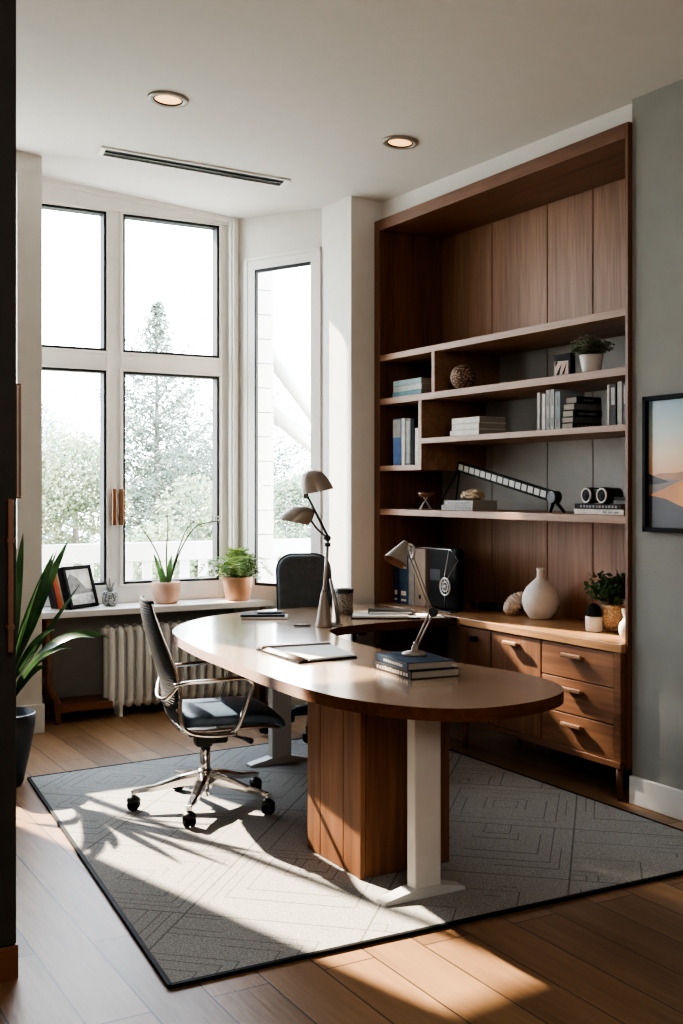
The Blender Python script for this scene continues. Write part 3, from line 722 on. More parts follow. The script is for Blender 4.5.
# ------------------------------------------------------------------ lamps (local x runs along the picture-wide sweep of the arms)
LRZ = R(-29.8)
def shade_cup(t, apex, rim, r, r0, prof_pow, wall_m, name='lamp_shade'):
    A, Rm = Vector(apex), Vector(rim); L = (Rm-A).length; d = (Rm-A).normalized()
    m = align(A, d)
    prof = [(0, -.006), (r0*.6, -.005), (r0, 0)]
    for k in range(1, 9):
        u = k/8; prof.append((r0 + (r-r0)*(u**prof_pow), L*u))
    b = B(); b.lathe(prof, 32, mtx=m); s = b.build(name, wall_m, t)
    ip = [(0, L*.3)] + [(max(.004, (p-.004)), z-.001) for p, z in prof[4:]]
    b = B(); b.lathe(ip, 32, mtx=m); b.build('lining', M['bronze'], s)
    return s
l1 = thing('desk_lamp', 'tall grey desk lamp with two metal shades on folding dark arms', 'desk lamp', (2.982, 5.372, .765), LRZ)
b = B(); b.lathe([(0, 0), (.046, 0), (.048, .006), (.043, .02), (.030, .10), (.016, .185), (.010, .20), (0, .20)], 24, c=(-.015, 0, 0)); b.build('base', M['taupe_metal'], l1)
b = B(); b.lathe([(0, 0), (.034, 0), (.034, .008), (.0, .010)], 24, c=(.055, .04, 0)); b.prism([(.012, .03), (.075, .04), (.075, .055), (.012, .045)], .005, .02)
q = B(); b.bm.verts.ensure_lookup_table()
b.sheet([[(.015, .03, .26), (.028, .035, .26)], [(.04, .03, .12), (.066, .035, .11)], [(.055, .03, .006), (.078, .035, .006)]])
o = b.build('stand_foot', M['steel'], l1); md = o.modifiers.new('s', 'SOLIDIFY'); md.thickness = .006
b = B(); b.tube([(-.012, 0, .18), (-.004, 0, .32), (.006, 0, .475)], [.012, .009, .008], 12); b.build('pole', M['steel'], l1)
b = B(); b.tube([(.006, 0, .44), (.006, 0, .46)], .017, 14); b.tube([(.008, -.014, .485), (.008, .014, .485)], .017, 14); b.tube([(-.004, -.022, .487), (-.004, -.014, .487)], .012, 12); b.build('elbow_joint', M['blackplastic'], l1)
b = B(); b.tube([(.010, -.012, .49), (-.105, -.012, .715)], .007, 10); b.tube([(-.112, -.012, .705), (-.118, -.012, .74)], .012, 10); b.tube([(-.112, -.03, .722), (-.112, .006, .722)], .013, 12); b.build('upper_arm', M['dark_steel'], l1)
b = B(); b.tube(smoothline([(.006, .012, .485), (-.06, .012, .545), (-.105, .012, .62), (-.112, .012, .66)], 5), .006, 8); b.build('lower_arm', M['dark_steel'], l1)
def skew_shade(t, rc, rn, r, ac, ra):
    """lopsided bell: the closed crown sits to one side above the open rim"""
    Rc, Ac, N_ = Vector(rc), Vector(ac), Vector(rn).normalized()
    def rings(k, off):
        out = []
        for i in range(9):
            t_ = i/8; c = Rc.lerp(Ac, t_**1.05) + N_*off; q = k*(ra + (r-ra)*math.sqrt(max(0, 1-t_**1.7)))
            m = align(c, N_); out.append([m @ Vector((q*math.cos(2*PI*j/32), q*math.sin(2*PI*j/32), 0)) for j in range(32)])
        return out
    b = B(); g = [b.ring(p) for p in rings(1, 0)]
    for p, q in zip(g, g[1:]): b.bridge(p, q)
    tip = b.bm.verts.new(Ac + N_*ra*.22)
    for j in range(32): b.bm.faces.new((g[-1][j], g[-1][(j+1) % 32], tip)).smooth = True
    sh_ = b.build('lamp_shade', M['taupe_metal'], t)
    b = B(); g = [b.ring(p) for p in rings(.955, -.0015)]
    for p, q in zip(g, g[1:]): b.bridge(p, q)
    b.bm.faces.new(g[-1]); b.build('lining', M['bronze'], sh_)
skew_shade(l1, (-.042, -.012, .742), (-.20, 0, .98), .083, (-.088, -.012, .852), .036)
skew_shade(l1, (-.183, .012, .578), (.22, 0, .975), .088, (-.118, .012, .655), .040)

l2 = thing('desk_lamp', 'small beige spring arm desk lamp standing on two navy books', 'desk lamp', (2.580, 3.897, .8295), LRZ)
b = B(); b.lathe([(0, 0), (.050, 0), (.051, .007), (.040, .014), (.012, .018), (.010, .03), (0, .03)], 28); b.build('base', M['taupe_metal'], l2)
b = B(); b.tube([(.004, -.012, .028), (.004, .012, .028)], .013, 14); b.tube([(.004, -.02, .045), (.004, .02, .045)], .007, 10); b.build('base_joint', M['taupe_metal'], l2)
for s in (-1, 1):
    b = B(); b.tube([(.004+s*.008, s*.008, .03), (.072+s*.010, s*.008, .175)], .0042, 8); b.build('lower_arm', M['taupe_metal'], l2)
b = B(); b.tube([(.080, -.016, .180), (.080, .016, .180)], .016, 14); b.tube([(.078, -.026, .180), (.078, -.016, .180)], .020, 14); b.build('elbow_joint', M['blackplastic'], l2)
for s in (-1, 1):
    b = B(); b.tube([(.070+s*.006, s*.009, .185), (-.024+s*.008, s*.009, .440)], .0042, 8); b.build('upper_arm', M['taupe_metal'], l2)
b = B(); b.tube(smoothline([(-.03, 0, .46), (-.006, 0, .455), (.0, 0, .425), (-.012, 0, .395)], 4), .006, 8); b.tube([(-.026, -.014, .445), (-.026, .014, .445)], .010, 12); b.build('head_joint', M['steel'], l2)
shade_cup(l2, (-.036, -.0, .468), (-.080, -.03, .388), .053, .014, 1.15, M['taupe_metal'])

# ------------------------------------------------------------------ books
COV = {}
def cover(col, rough=.7):
    k = tuple(col)
    if k not in COV: COV[k] = mat('book_cloth', col, rough, var=.15, scale=20, spec=.2)
    return COV[k]
NAVY = (.022, .042, .072); DNAVY = (.03, .055, .10); BLK = (.016, .016, .018); CHAR = (.035, .035, .037); GREY = (.20, .20, .20); PALE = (.56, .55, .52); WHITE = (.68, .66, .62); TEAL = (.18, .30, .33); BLUE = (.12, .20, .38); TAN = (.33, .24, .17); RED = (.42, .08, .04)
def book(loc_, dep, t, h, col, label, lie=False, rz=0., group=None, rot=None, band=None, name='book', spine_lines=0, bandcol=WHITE, pages=True):
    """standing: spine towards -x, depth +x, thickness y, height z.  lying: spine towards -x, length y, thickness z"""
    o = thing(name, label, 'book', loc_, rz, group, rot)
    c, tt = .003, t
    b = B()
    if not lie:
        b.bx(0, dep, -t/2, -t/2+c, 0, h, .0008, seg=1); b.bx(0, dep, t/2-c, t/2, 0, h, .0008, seg=1); b.bx(0, c*1.6, -t/2, t/2, 0, h, .001, seg=1)
        p = B(); p.bx(c, dep-.005, -t/2+c, t/2-c, .004, h-.004)
    else:
        b.bx(0, dep, -h/2, h/2, 0, c, .0008, seg=1); b.bx(0, dep, -h/2, h/2, t-c, t, .0008, seg=1); b.bx(0, c*1.6, -h/2, h/2, 0, t, .001, seg=1)
        p = B(); p.bx(c, dep-.005, -h/2+.004, h/2-.004, c, t-c)
    cv = b.build('cover', cover(col), o); p.build('pages', M['pages'], o)
    if band:
        q = B()
        for (u0, u1, w0, w1) in band:      # marks printed on the spine
            if not lie: q.bx(-.0006, .001, -t/2*w1, -t/2*w0 if w0 < 0 else t/2*w1 if w0 == 0 else t/2*w0, h*u0, h*u1)
            else: q.bx(-.0006, .001, h*(u0-.5), h*(u1-.5), t*w0, t*w1)
        q.build('spine_print', cover(bandcol), cv)
    return o
def marks(u0, u1, n, w0=.35, w1=.62, gap=.3):
    L = (u1-u0)/n; return [(u0+i*L, u0+i*L+L*(1-gap*rnd.uniform(.6, 1.4)), w0, w1*rnd.uniform(.85, 1.0)) for i in range(n)]

# two books under the small lamp; the fore edge lettering faces the room
book((2.448, 3.865, DT), .225, .032, .325, CHAR, 'thick charcoal book under the navy book, beneath the small lamp', True, R(-4), band=marks(.08, .92, 12, .25, .75), bandcol=(.45, .43, .40), name='book')
book((2.452, 3.875, DT+.0322), .21, .031, .305, NAVY, 'navy book directly under the base of the small lamp', True, R(-7), band=marks(.15, .75, 9, .3, .7), bandcol=(.36, .38, .40), name='book')

# notebooks and papers on the desk
nbk = thing('notebook', 'pale grey notebook lying near the far curved desk edge', 'notebook', (2.865, 5.905, DT), R(-29))
b = B(); b.bx(-.135, .135, -.085, .085, 0, .010, .002); b.build('cover', M['steel'], nbk)
b = B(); b.bx(-.131, .133, -.082, .082, .0101, .013); b.build('pages', M['paper'], nbk)
nb2 = thing('notebook', 'black notebook stacked on a pale notebook at the far desk edge', 'notebook', (2.865, 5.925, DT+.0131), R(-27))
b = B(); b.bx(-.13, .125, -.085, .085, 0, .012, .003); b.build('cover', M['black'], nb2)
ph = thing('phone', 'slim black phone lying on the black notebook', 'phone', (2.90, 5.915, DT+.0252), R(-22))
b = B(); b.bx(-.072, .072, -.036, .036, 0, .010, .004, seg=3); b.build('body', M['blackplastic'], ph)
b = B(); b.bx(-.066, .066, -.031, .031, .0099, .0106); b.build('screen', M['pot_black'], ph)
pn = thing('pen', 'short dark pen with pale barrel lying on the desk beside the tall lamp', 'pen', (2.865, 5.44, DT+.006), R(-34))
b = B(); b.tube([(-.048, 0, 0), (-.036, 0, 0), (.036, 0, 0), (.052, 0, 0)], [.004, .0075, .0075, .003], 10, flat=(1.3, .75)); b.build('barrel', M['dark_steel'], pn)
b = B(); b.tube([(-.028, 0, .004), (.025, 0, .004)], .005, 8, flat=(1.3, .5)); b.build('clip', M['leg_white'], pn)

fo = thing('folder', 'open black folder with white sheets lying at the desk centre', 'folder', (2.425, 4.52, DT), 0)
fq = [(-.163, .237), (.204, .181), (.122, -.213), (-.183, -.236)]
def lerpq(u, v): 
    a = Vector(fq[0]).lerp(Vector(fq[1]), u); c = Vector(fq[3]).lerp(Vector(fq[2]), u); return tuple(a.lerp(c, v))
b = B(); b.prism([lerpq(0, 0), lerpq(1, 0), lerpq(1, 1), lerpq(0, 1)], 0, .006); b.build('cover', M['black'], fo)
b = B(); b.prism([lerpq(.18, .10), lerpq(.97, .12), lerpq(.97, .96), lerpq(.20, .97)], .0062, .014); b.build('paper_pad', M['paper_white'], fo)
b = B(); b.prism([lerpq(.02, .01), lerpq(.98, .0), lerpq(.98, .09), lerpq(.02, .11)], .0062, .022, .003); b.build('binding_bar', M['taupe_metal'], fo)
b = B(); a0, a1 = lerpq(.02, .12), lerpq(.02, .98); a2, a3 = lerpq(.17, .13), lerpq(.19, .98)
b.sheet([[(*a0, .0075), ((a0[0]+a2[0])/2, (a0[1]+a2[1])/2, .018), (*a2, .012)], [(*a1, .0075), ((a1[0]+a3[0])/2, (a1[1]+a3[1])/2, .016), (*a3, .012)]])
o = b.build('flap', M['taupe_metal'], fo); md = o.modifiers.new('s', 'SOLIDIFY'); md.thickness = .002

cp = thing('pencil_cup', 'speckled brown cylinder cup with dark rim on the far desk arm', 'cup', (3.375, 5.865, DT))
b = B(); b.lathe([(0, 0), (.052, 0), (.055, .004), (.056, .13), (.052, .13), (.05, .02), (0, .02)], 32); b.build('body', M['speckle'], cp)
b = B(); b.lathe([(.0575, .128), (.0585, .150), (.048, .152), (.046, .128), (.0575, .128)], 32); b.lathe([(.047, .142), (0, .142)], 32); b.build('lid', M['blackplastic'], cp)
n3 = thing('folder', 'pale open folder lying flat on the far desk arm beside the speckled cup', 'folder', (3.52, 5.62, DT), R(-32))
b = B(); b.bx(-.20, .20, -.13, .13, 0, .006, .001); b.build('cover', M['black'], n3)
b = B(); b.bx(-.195, .13, -.125, .125, .0061, .016); b.build('paper_pad', M['paper'], n3)
n4 = thing('notebook', 'closed black notebook lying on the pale folder on the far desk arm', 'notebook', (3.56, 5.655, DT+.0162), R(-30))
b = B(); b.bx(-.12, .14, -.08, .09, 0, .018, .003); b.build('cover', M['black'], n4)
b = B(); b.bx(-.115, .136, -.083, -.0795, .003, .015); b.build('pages', M['paper'], n4)
mg = thing('magazine', 'fanned thin magazine lying beside the black notebook on the far desk arm', 'magazine', (3.70, 5.50, DT), R(-22))
b = B(); b.bx(-.12, .12, -.09, .09, 0, .004); b.build('cover', M['concrete'], mg)
b = B()
for k in range(4): b.box((.0, .01*k-.015, .0052+.0014*k), (.23-.01*k, .16, .001), Euler((0, 0, R(3*k-4))))
b.build('pages', M['paper'], mg)
# ------------------------------------------------------------------ things on the shelves
def s_stack(x, y, z, items, labels, group):
    for (dep, t, h, col, band, dx, dy, rz), l in zip(items, labels):
        book((x+dx, y+dy, z), dep, t, h, col, l, True, R(rz), group, band=band, bandcol=(.3, .3, .3)); z += t + .0003
# upper left bay: three pale books lying
s_stack(3.94, 6.04, ZBt, [(.24, .036, .34, TEAL, None, 0, .0, 0), (.24, .037, .34, (.50, .52, .50), None, .004, .0, -1), (.235, .035, .32, (.33, .44, .46), None, .0, -.005, 1)],
        ['teal book lying at the bottom of the upper left shelf stack', 'off-white book in the middle of the upper left shelf stack', 'pale blue book lying on top of the upper left shelf stack'], 'books lying on the upper left shelf')
# lower left bay: five standing
for y0_, y1_, h, col, band, l in ((6.20, 6.105, .305, BLUE, [(.60, .98, -1, .92)], 'tall blue book with grey top band, leftmost on the small left shelf'), (6.10, 6.06, .305, WHITE, None, 'thin white upright book on the small left shelf'),
                     (6.055, 5.99, .300, GREY, [(.05, .95, -.6, .6)], 'grey upright book with patterned spine on the small left shelf'), (5.985, 5.95, .295, BLK, None, 'black upright book on the small left shelf'), (5.943, 5.90, .235, PALE, None, 'short pale upright book, rightmost on the small left shelf')):
    book((3.94, (y0_+y1_)/2, ZD), .20, y0_-y1_, h, col, l, group='upright books on the small left shelf', band=band, bandcol=(.36, .37, .35))
# white stack on the middle shelf
s_stack(3.94, 5.405, ZC, [(.21, .035, .29, WHITE, None, 0, 0.01, 0), (.205, .037, .27, WHITE, None, .0, -.0, 0), (.20, .036, .275, WHITE, None, .0, -.003, 0)],
        ['white book lying at the bottom of the middle shelf stack', 'white book lying in the middle of the middle shelf stack', 'white book lying on top of the middle shelf stack'], 'white books lying on the middle shelf')
# standing books right of centre on the middle shelf
for y0_, y1_, h, col, l in ((4.745, 4.722, .205, PALE, 'thin pale book, first of the upright row beside the dark stack'), (4.705, 4.677, .195, WHITE, 'white upright book, second of the row beside the dark stack'), (4.674, 4.640, .215, (.40, .41, .41), 'grey upright book, third of the row beside the dark stack'), (4.638, 4.604, .215, (.46, .46, .45), 'light grey upright book, fourth of the row beside the dark stack'), (4.600, 4.556, .20, (.30, .35, .37), 'blue grey upright book touching the dark stack of books')):
    book((3.94, (y0_+y1_)/2, ZC), .17, y0_-y1_, h, col, l, group='upright books in the middle shelf row', band=[(.08, .3, -.55, .55), (.6, .9, -.3, .3)] if y0_-y1_ > .03 else None, bandcol=(.25, .25, .25))
# dark stack: spines turned to the viewer, cut ends of the pages to the room
z = ZC
for t_, L_, col, bnd, rz, l in ((.030, .20, CHAR, marks(.25, .9, 5), 90, 'charcoal book at the very bottom of the dark middle shelf stack'), (.030, .20, (.10, .10, .10), None, 91, 'dark grey book second from the bottom of the dark stack'), (.036, .195, BLK, marks(.2, .85, 8, .3, .65), 89, 'black book with pale lettering in the middle of the dark stack'),
                     (.034, .19, (.13, .13, .13), None, 90, 'grey book under the topmost black book of the dark stack'), (.036, .175, BLK, marks(.35, .75, 5), 92, 'black book lying on top of the dark middle shelf stack')):
    book((4.04 + (.195-L_)/2, 4.455, z), .092, t_, L_, col, l, True, R(rz), 'dark books stacked on the middle shelf', band=bnd, bandcol=(.20, .20, .20)); z += t_ + .0003
for y0_, y1_, h, col, band, l in ((4.206, 4.188, .205, PALE, None, 'thin pale book, first of the uprights at the right shelf end'), (4.185, 4.142, .205, (.10, .10, .105), [(.5, .92, -.6, .6)], 'dark book with printed spine at the right shelf end'), (4.134, 4.098, .215, (.45, .45, .43), None, 'light grey book, tallest at the right shelf end'), (4.094, 4.056, .205, GREY, [(.5, .95, -.7, .7)], 'grey patterned book tight against the right bookcase side')):
    book((3.94, (y0_+y1_)/2, ZC), .19, y0_-y1_, h, col, l, group='upright books at the right shelf end', band=band, bandcol=(.42, .42, .42))

# ball, leaning photo and plant on the upper shelf
b = B(); b.blob((0, 0, .077), .078, 3); tag(b.build('twine_ball', M['wickerball'], None, (3.985, 5.485, ZBt)), 'brown textured decorative ball on the upper shelf', 'ornament')
pf = thing('photo_frame', 'small dark frame with angular tan picture standing on the upper shelf', 'photo frame', (3.945, 4.548, ZBt))
b = B(); b.bx(0, .035, -.066, .066, 0, .118, .003); b.build('frame', M['black'], pf)
b = B(); b.quad([(-.0008, .060, .008), (-.0008, -.050, .008), (-.0008, -.050, .078), (-.0008, .060, .082)]); b.build('picture', mat('tan_print', (.44, .29, .21), .5), pf)
b = B()
for pts in (((.045, .01), (.0, .07), (.02, .008)), ((.0, .01), (-.04, .072), (-.02, .01)), ((.05, .05), (.03, .08), (.055, .08))): b.bm.faces.new([b.bm.verts.new((-.0014, y, z)) for y, z in pts])
b.build('print_shapes', M['black'], pf)

def bushy(parent, name, m, c, r, n, leaf, zs=1., lean_=(0, 0), stem_m=None, seed=1):
    """bush of many small leaves on thin stems"""
    g = random.Random(seed); b = B(); st = B()
    for i in range(n):
        a = g.uniform(0, 2*PI); el = math.asin(g.uniform(-.15, 1)); k = g.uniform(.35, 1)**.6
        tip = Vector((math.cos(a)*math.cos(el)*r*k*1.05, math.sin(a)*math.cos(el)*r*k*1.05, math.sin(el)*r*zs*k)) + Vector(c)
        base = Vector((c[0]*.3 + (tip.x-c[0])*.15, c[1]*.3 + (tip.y-c[1])*.15, c[2]-r*.55*zs))
        st.tube([base, base.lerp(tip, .55) + Vector((0, 0, r*.1)), tip], [.0018, .0014, .0008], 4, cap=False)
        for q in range(7):
            p = base.lerp(tip, .45 + .55*q/6) + Vector((g.uniform(-1, 1), g.uniform(-1, 1), g.uniform(-.6, 1)))*leaf*.9
            d = Vector((g.uniform(-1, 1), g.uniform(-1, 1), g.uniform(-.3, 1))).normalized(); s = d.orthogonal().normalized()*leaf*.42
            b.quad([p, p + d*leaf*.5 + s, p + d*leaf, p + d*leaf*.5 - s], smooth=True)
    b.build(name, m, parent, recalc=False); st.build('stems', stem_m or M['twig'], parent)
sp = thing('potted_plant', 'small grey green bush in a white tapered pot on the upper shelf', 'plant', (4.01, 4.395, ZBt))
b = B(); b.lathe([(0, 0), (.042, 0), (.046, .004), (.062, .098), (.058, .100), (.054, .088), (0, .086)], 32); b.build('pot', M['pot_white'], sp)
b = B(); b.lathe([(0, .089), (.055, .089)], 24); b.build('soil', M['soil'], sp)
bushy(sp, 'foliage', M['greyleaf'], (0, 0, .130), .105, 190, .017, .62, seed=3)

# lower shelf: hourglass stand, books with gold rock, bar lamp, twin speaker
hs = thing('hourglass_stand', 'small wooden dish on crossed thin legs at the left of the long lower shelf', 'ornament', (3.99, 5.895, ZE))
b = B(); b.lathe([(0, .075), (.026, .078), (.046, .094), (.050, .106), (.046, .107), (.0, .098)], 24); b.build('dish', M['shelf_wood'], hs)
for k in range(4):
    a = R(20+90*k); b = B(); b.tube(smoothline([(math.cos(a)*.050, math.sin(a)*.050, 0), (math.cos(a)*.008, math.sin(a)*.008, .05), (math.cos(a+PI)*.018, math.sin(a+PI)*.018, .079)], 5), .0035, 6); b.build('leg', M['steel'], hs)
s_stack(3.965, 5.515, ZE, [(.19, .031, .32, (.42, .41, .39), marks(.05, .95, 8, .2, .8), 0, .01, 0), (.185, .030, .295, (.40, .39, .37), marks(.1, .9, 7, .3, .7), .005, -.0, 0)],
        ['grey book lying lower under the gold stone', 'grey book lying directly beneath the gold stone'], 'two books under the gold stone')
b = B(); b.blob((0, 0, .034), 1, 3, .16, (.055, .092, .036))
for v in b.bm.verts: v.co.z = max(v.co.z, 0)
for f in b.bm.faces: f.smooth = False
tag(b.build('stone', M['gold'], None, (4.06, 5.485, ZE+.0618)), 'rough golden stone lying on two grey books', 'ornament')
bl_ = thing('bar_lamp', 'long black tilted bar with a row of square white cells on splayed feet', 'lamp', (4.12, 5.265, ZE))
p0, p1 = Vector((.0, .455, .272)), Vector((-.02, -.475, .086))
d = (p1-p0).normalized(); L = (p1-p0).length
mtx = Matrix.Translation((p0+p1)/2) @ d.to_track_quat('Y', 'Z').to_matrix().to_4x4()
b = B(); b.box((0, 0, 0), (.03, L, .062), None, 0, .004); bmesh.ops.transform(b.bm, matrix=mtx, verts=b.bm.verts[:]); bar = b.build('bar', M['black'], bl_)
b = B()
for k in range(15):
    yy = -L/2 + .02 + (L-.07)*(k+.5)/15; b.box((.0155, yy, .002), (.003, (L-.07)/15*.78, .036), None, 0)
bmesh.ops.transform(b.bm, matrix=mtx, verts=b.bm.verts[:]); lab(b.build('light_cells', M['cell_grey'], bar), 'row of white cells')
b = B(); b.tube([p1+Vector((-.025, 0, 0)), p1+Vector((.025, 0, 0))], .034, 18); b.build('pivot', M['blackplastic'], bl_)
for (ex, ey) in ((-.03, .0), (-.02, -.11)):
    b = B(); b.tube([p1 + Vector((0, 0, -.015)), Vector((p1.x+ex, p1.y+ey, 0.0))], [.011, .007], 8); b.build('leg', M['black'], bl_)
for (ex, ey) in ((-.10, .10), (.0, .035)):
    b = B(); b.tube([p0 + Vector((0, -.01, -.01)), Vector((p0.x+ex, p0.y+ey, 0))], .0055, 8); b.build('rear_leg', M['black'], bl_)
s_stack(3.955, 4.285, ZE, [(.22, .028, .36, WHITE, marks(.1, .45, 3, .3, .7), 0, -.0, 0), (.21, .025, .345, CHAR, marks(.1, .9, 12, .25, .8), .0, .004, 0)],
        ['white book lying lower under the black twin speaker', 'charcoal lettered book directly beneath the black twin speaker'], 'books under the twin speaker')
book((3.965, 4.135, ZE+.0538), .14, .020, .10, GREY, 'small grey book on the stack beside the twin speaker', True, R(3)); book((3.965, 4.135, ZE+.0741), .13, .018, .095, CHAR, 'small charcoal book topmost beside the twin speaker', True, R(-2))
bn = thing('twin_speaker', 'black twin barrel speaker with two white ringed fronts on the lower shelf books', 'speaker', (3.98, 4.345, ZE+.0538), R(-4))
for k, y in enumerate((.062, -.062)):
    X = align((.0, y, .043), (1, 0, 0))
    b = B(); b.lathe([(0, 0), (.037, 0), (.042, .005), (.042, .03), (.038, .11), (0, .115)], 28, mtx=X); bd = b.build('barrel', M['blackplastic'], bn)
    b = B(); b.lathe([(.031, -.001), (.034, -.004), (.039, -.003), (.040, .003)], 28, mtx=X); lab(b.build('ring', M['pot_white'], bd), 'white ring')
    b = B(); b.lathe([(.0, -.004), (.010, -.003), (.016, -.0006), (.031, -.0008)], 28, mtx=X); b.build('cone', M['black'], bd)
b = B(); b.bx(.02, .10, -.04, .04, .012, .076, .010); b.build('bridge', M['blackplastic'], bn)

# ------------------------------------------------------------------ things on the counter
def binder(y, t, col, label, h=.36, x=4.0, dep=.25, squares=True):
    o = thing('binder', label, 'binder', (x, y, ZT), group='binders in the left corner of the counter')
    b = B(); b.bx(0, dep, -t/2, -t/2+.003, 0, h); b.bx(0, dep, t/2-.003, t/2, 0, h); b.bx(0, .004, -t/2, t/2, 0, h, .002); b.build('cover', cover(col), o)
    b = B(); b.bx(.01, dep-.02, -t/2+.006, t/2-.006, .004, h-.02); b.build('pages', M['pages'], o)
    if squares:
        b = B(); b.bx(-.001, .001, -t*.28, t*.28, .055, .085); b.bx(-.001, .001, -t*.28, t*.28, .018, .032); b.build('spine_label', M['paper'], o)
binder(6.258, .056, DNAVY, 'navy binder with white spine label, leftmost in the counter corner')
binder(6.165, .105, (.045, .085, .15), 'blue binder with white spine label beside the grey file')
binder(6.075, .066, (.30, .29, .27), 'plain grey file between blue binder and tan box', .375, squares=False)
bx_ = thing('box_file', 'tan upright box file beside the black panel on the counter', 'box file', (4.0, 5.975, ZT))
b = B(); b.bx(0, .24, -.062, .062, 0, .37, .003); b.build('body', mat('tan_board', (.27, .21, .165), .7), bx_)
b = B(); b.bx(-.001, .002, -.012, .012, .05, .074); b.build('finger_hole', M['black'], bx_)
bp_ = thing('black_panel', 'upright glossy black panel with faint screen leaning in the counter corner', 'panel', (4.005, 5.735, ZT), R(0))
b = B(); b.bx(0, .06, -.165, .165, 0, .39, .025, seg=4); b.build('body', M['black'], bp_)
b = B(); b.bx(-.001, .002, .02, .13, .18, .25); b.build('display', M['pot_black'], bp_)
dg = thing('wire_disc_stand', 'round spoked metal disc hung on thin bent wire before the black panel', 'ornament', (3.975, 5.625, ZT))
b = B(); b.tube(smoothline([(0, .05, .19), (0, .0, .36), (0, -.01, .38)], 3), .0028, 6); b.tube([(0, .32, .382), (0, -.02, .382), (0, -.10, .32), (0, .02, .19)], .0028, 6); b.build('wire', M['steel'], dg)
b = B()
b.tube([(0, .035+.052*math.cos(2*PI*k/28), .152+.052*math.sin(2*PI*k/28)) for k in range(28)], .006, 6, closed=True)
b.tube([(0, .035+.030*math.cos(2*PI*k/20), .152+.030*math.sin(2*PI*k/20)) for k in range(20)], .004, 6, closed=True)
for k in range(9):
    a = 2*PI*k/9; b.tube([(0, .035, .152), (0, .035+.050*math.cos(a), .152+.050*math.sin(a))], .0022, 5)
b.lathe([(0, -.006), (.012, -.006), (.012, .006), (0, .006)], 14, mtx=align((0, .035, .152), (1, 0, 0)))
lab(b.build('disc', M['steel'], dg), 'spoked disc')
b = B(); b.tube([(0, .035, .10), (0, .035, .006)], .005, 8); b.bx(-.03, .03, -.06, .10, 0, .006, .002); b.build('foot', M['dark_steel'], dg)

dv = thing('camera', 'black cylindrical camera lying on the counter beside the shell', 'camera', (4.26, 5.60, ZT), R(8))
b = B(); b.bx(-.04, .04, -.06, .115, 0, .048, .016, seg=3); b.build('body', M['blackplastic'], dv)
b = B(); b.lathe([(0, 0), (.022, 0), (.024, .01), (.024, .05), (.02, .055), (0, .055)], 20, mtx=align((0, -.055, .025), (0, -1, 0))); b.build('lens', M['dark_steel'], dv)
b = B(); b.bx(-.042, .02, .055, .07, .004, .05, .004); b.build('grip_band', M['steel'], dv)
# shell: ribbed whorl leaning against the vase
shl = B(); prof = []
for i in range(41):
    u = i/40; prof.append(((.012 + .050*math.sin(PI*min(1, u*.92+.06))**.8)*(1 + .085*math.cos(u*2*PI*8)) if 0 < i < 40 else 0, .165*u))
shl.lathe(prof, 28, mtx=align((0, 0, 0), (.50, -.42, .72)), squash=.8)
zm = min(v.co.z for v in shl.bm.verts)
for v in shl.bm.verts: v.co.z -= zm
tag(shl.build('seashell', M['shell'], None, (4.17, 5.315, ZT)), 'cream ribbed seashell leaning on the left of the round vase', 'seashell')
b = B(); b.lathe([(0.0, 0.0), (0.0546, 0.0), (0.0655, 0.0067), (0.0941, 0.0504), (0.1075, 0.0966), (0.1042, 0.1386), (0.084, 0.1806), (0.0521, 0.2125), (0.0302, 0.231), (0.0218, 0.2436), (0.0202, 0.2814), (0.0252, 0.2923), (0.0218, 0.294), (0.016, 0.2814), (0.016, 0.252), (0.0, 0.2352)], 48)
tag(b.build('vase', M['ceramic'], None, (4.235, 5.07, ZT)), 'large round cream vase with narrow neck on the counter', 'vase')
ca = thing('potted_cactus', 'black cactus in a small white pot at the right of the counter', 'cactus', (4.11, 4.485, ZT))
b = B(); b.lathe([(0, 0), (.040, 0), (.043, .004), (.046, .078), (.041, .080), (.039, .07), (0, .07)], 28); lab(b.build('pot', M['pot_white'], ca), 'white pot')
b = B()
prof = [(.0, .148), (.014, .145), (.028, .132), (.036, .11), (.038, .085), (.036, .068), (0, .066)]
b.lathe(prof, 40)
for v in b.bm.verts:
    a = math.atan2(v.co.y, v.co.x); k = 1 + .08*math.cos(10*a); v.co.x *= k; v.co.y *= k
b.build('body', M['black'], ca)
wp = thing('potted_plant', 'leafy green plant in a woven basket pot at the right counter end', 'plant', (4.21, 4.435, ZT))
b = B(); b.lathe([(0, 0), (.045, 0), (.055, .008), (.073, .06), (.074, .10), (.066, .135), (.069, .142), (.062, .142), (.060, .12), (0, .115)], 32); b.build('basket', M['wicker'], wp)
b = B(); b.lathe([(0, .12), (.062, .12)], 24); b.build('soil', M['soil'], wp)
bushy(wp, 'foliage', M['darkleaf'], (-.01, .0, .20), .135, 110, .034, .72, seed=9)
b = B(); b.blade((-.02, .02, .15), (-.08, .17, .215), .010, .12); b.blade((-.02, .02, .15), (-.10, .10, .16), .010, .10); b.build('leaf', M['darkleaf'], wp)
b = B(); b.lathe([(0, 0), (.030, 0), (.045, .018), (.052, .05), (.046, .08), (.030, .098), (.026, .108), (.034, .135), (.037, .15), (.032, .15), (.021, .108), (0, .09)], 32)
tag(b.build('vase', M['ceramic'], None, (4.045, 4.16, ZT)), 'small cream flared vase half hidden by the bookcase side', 'vase')
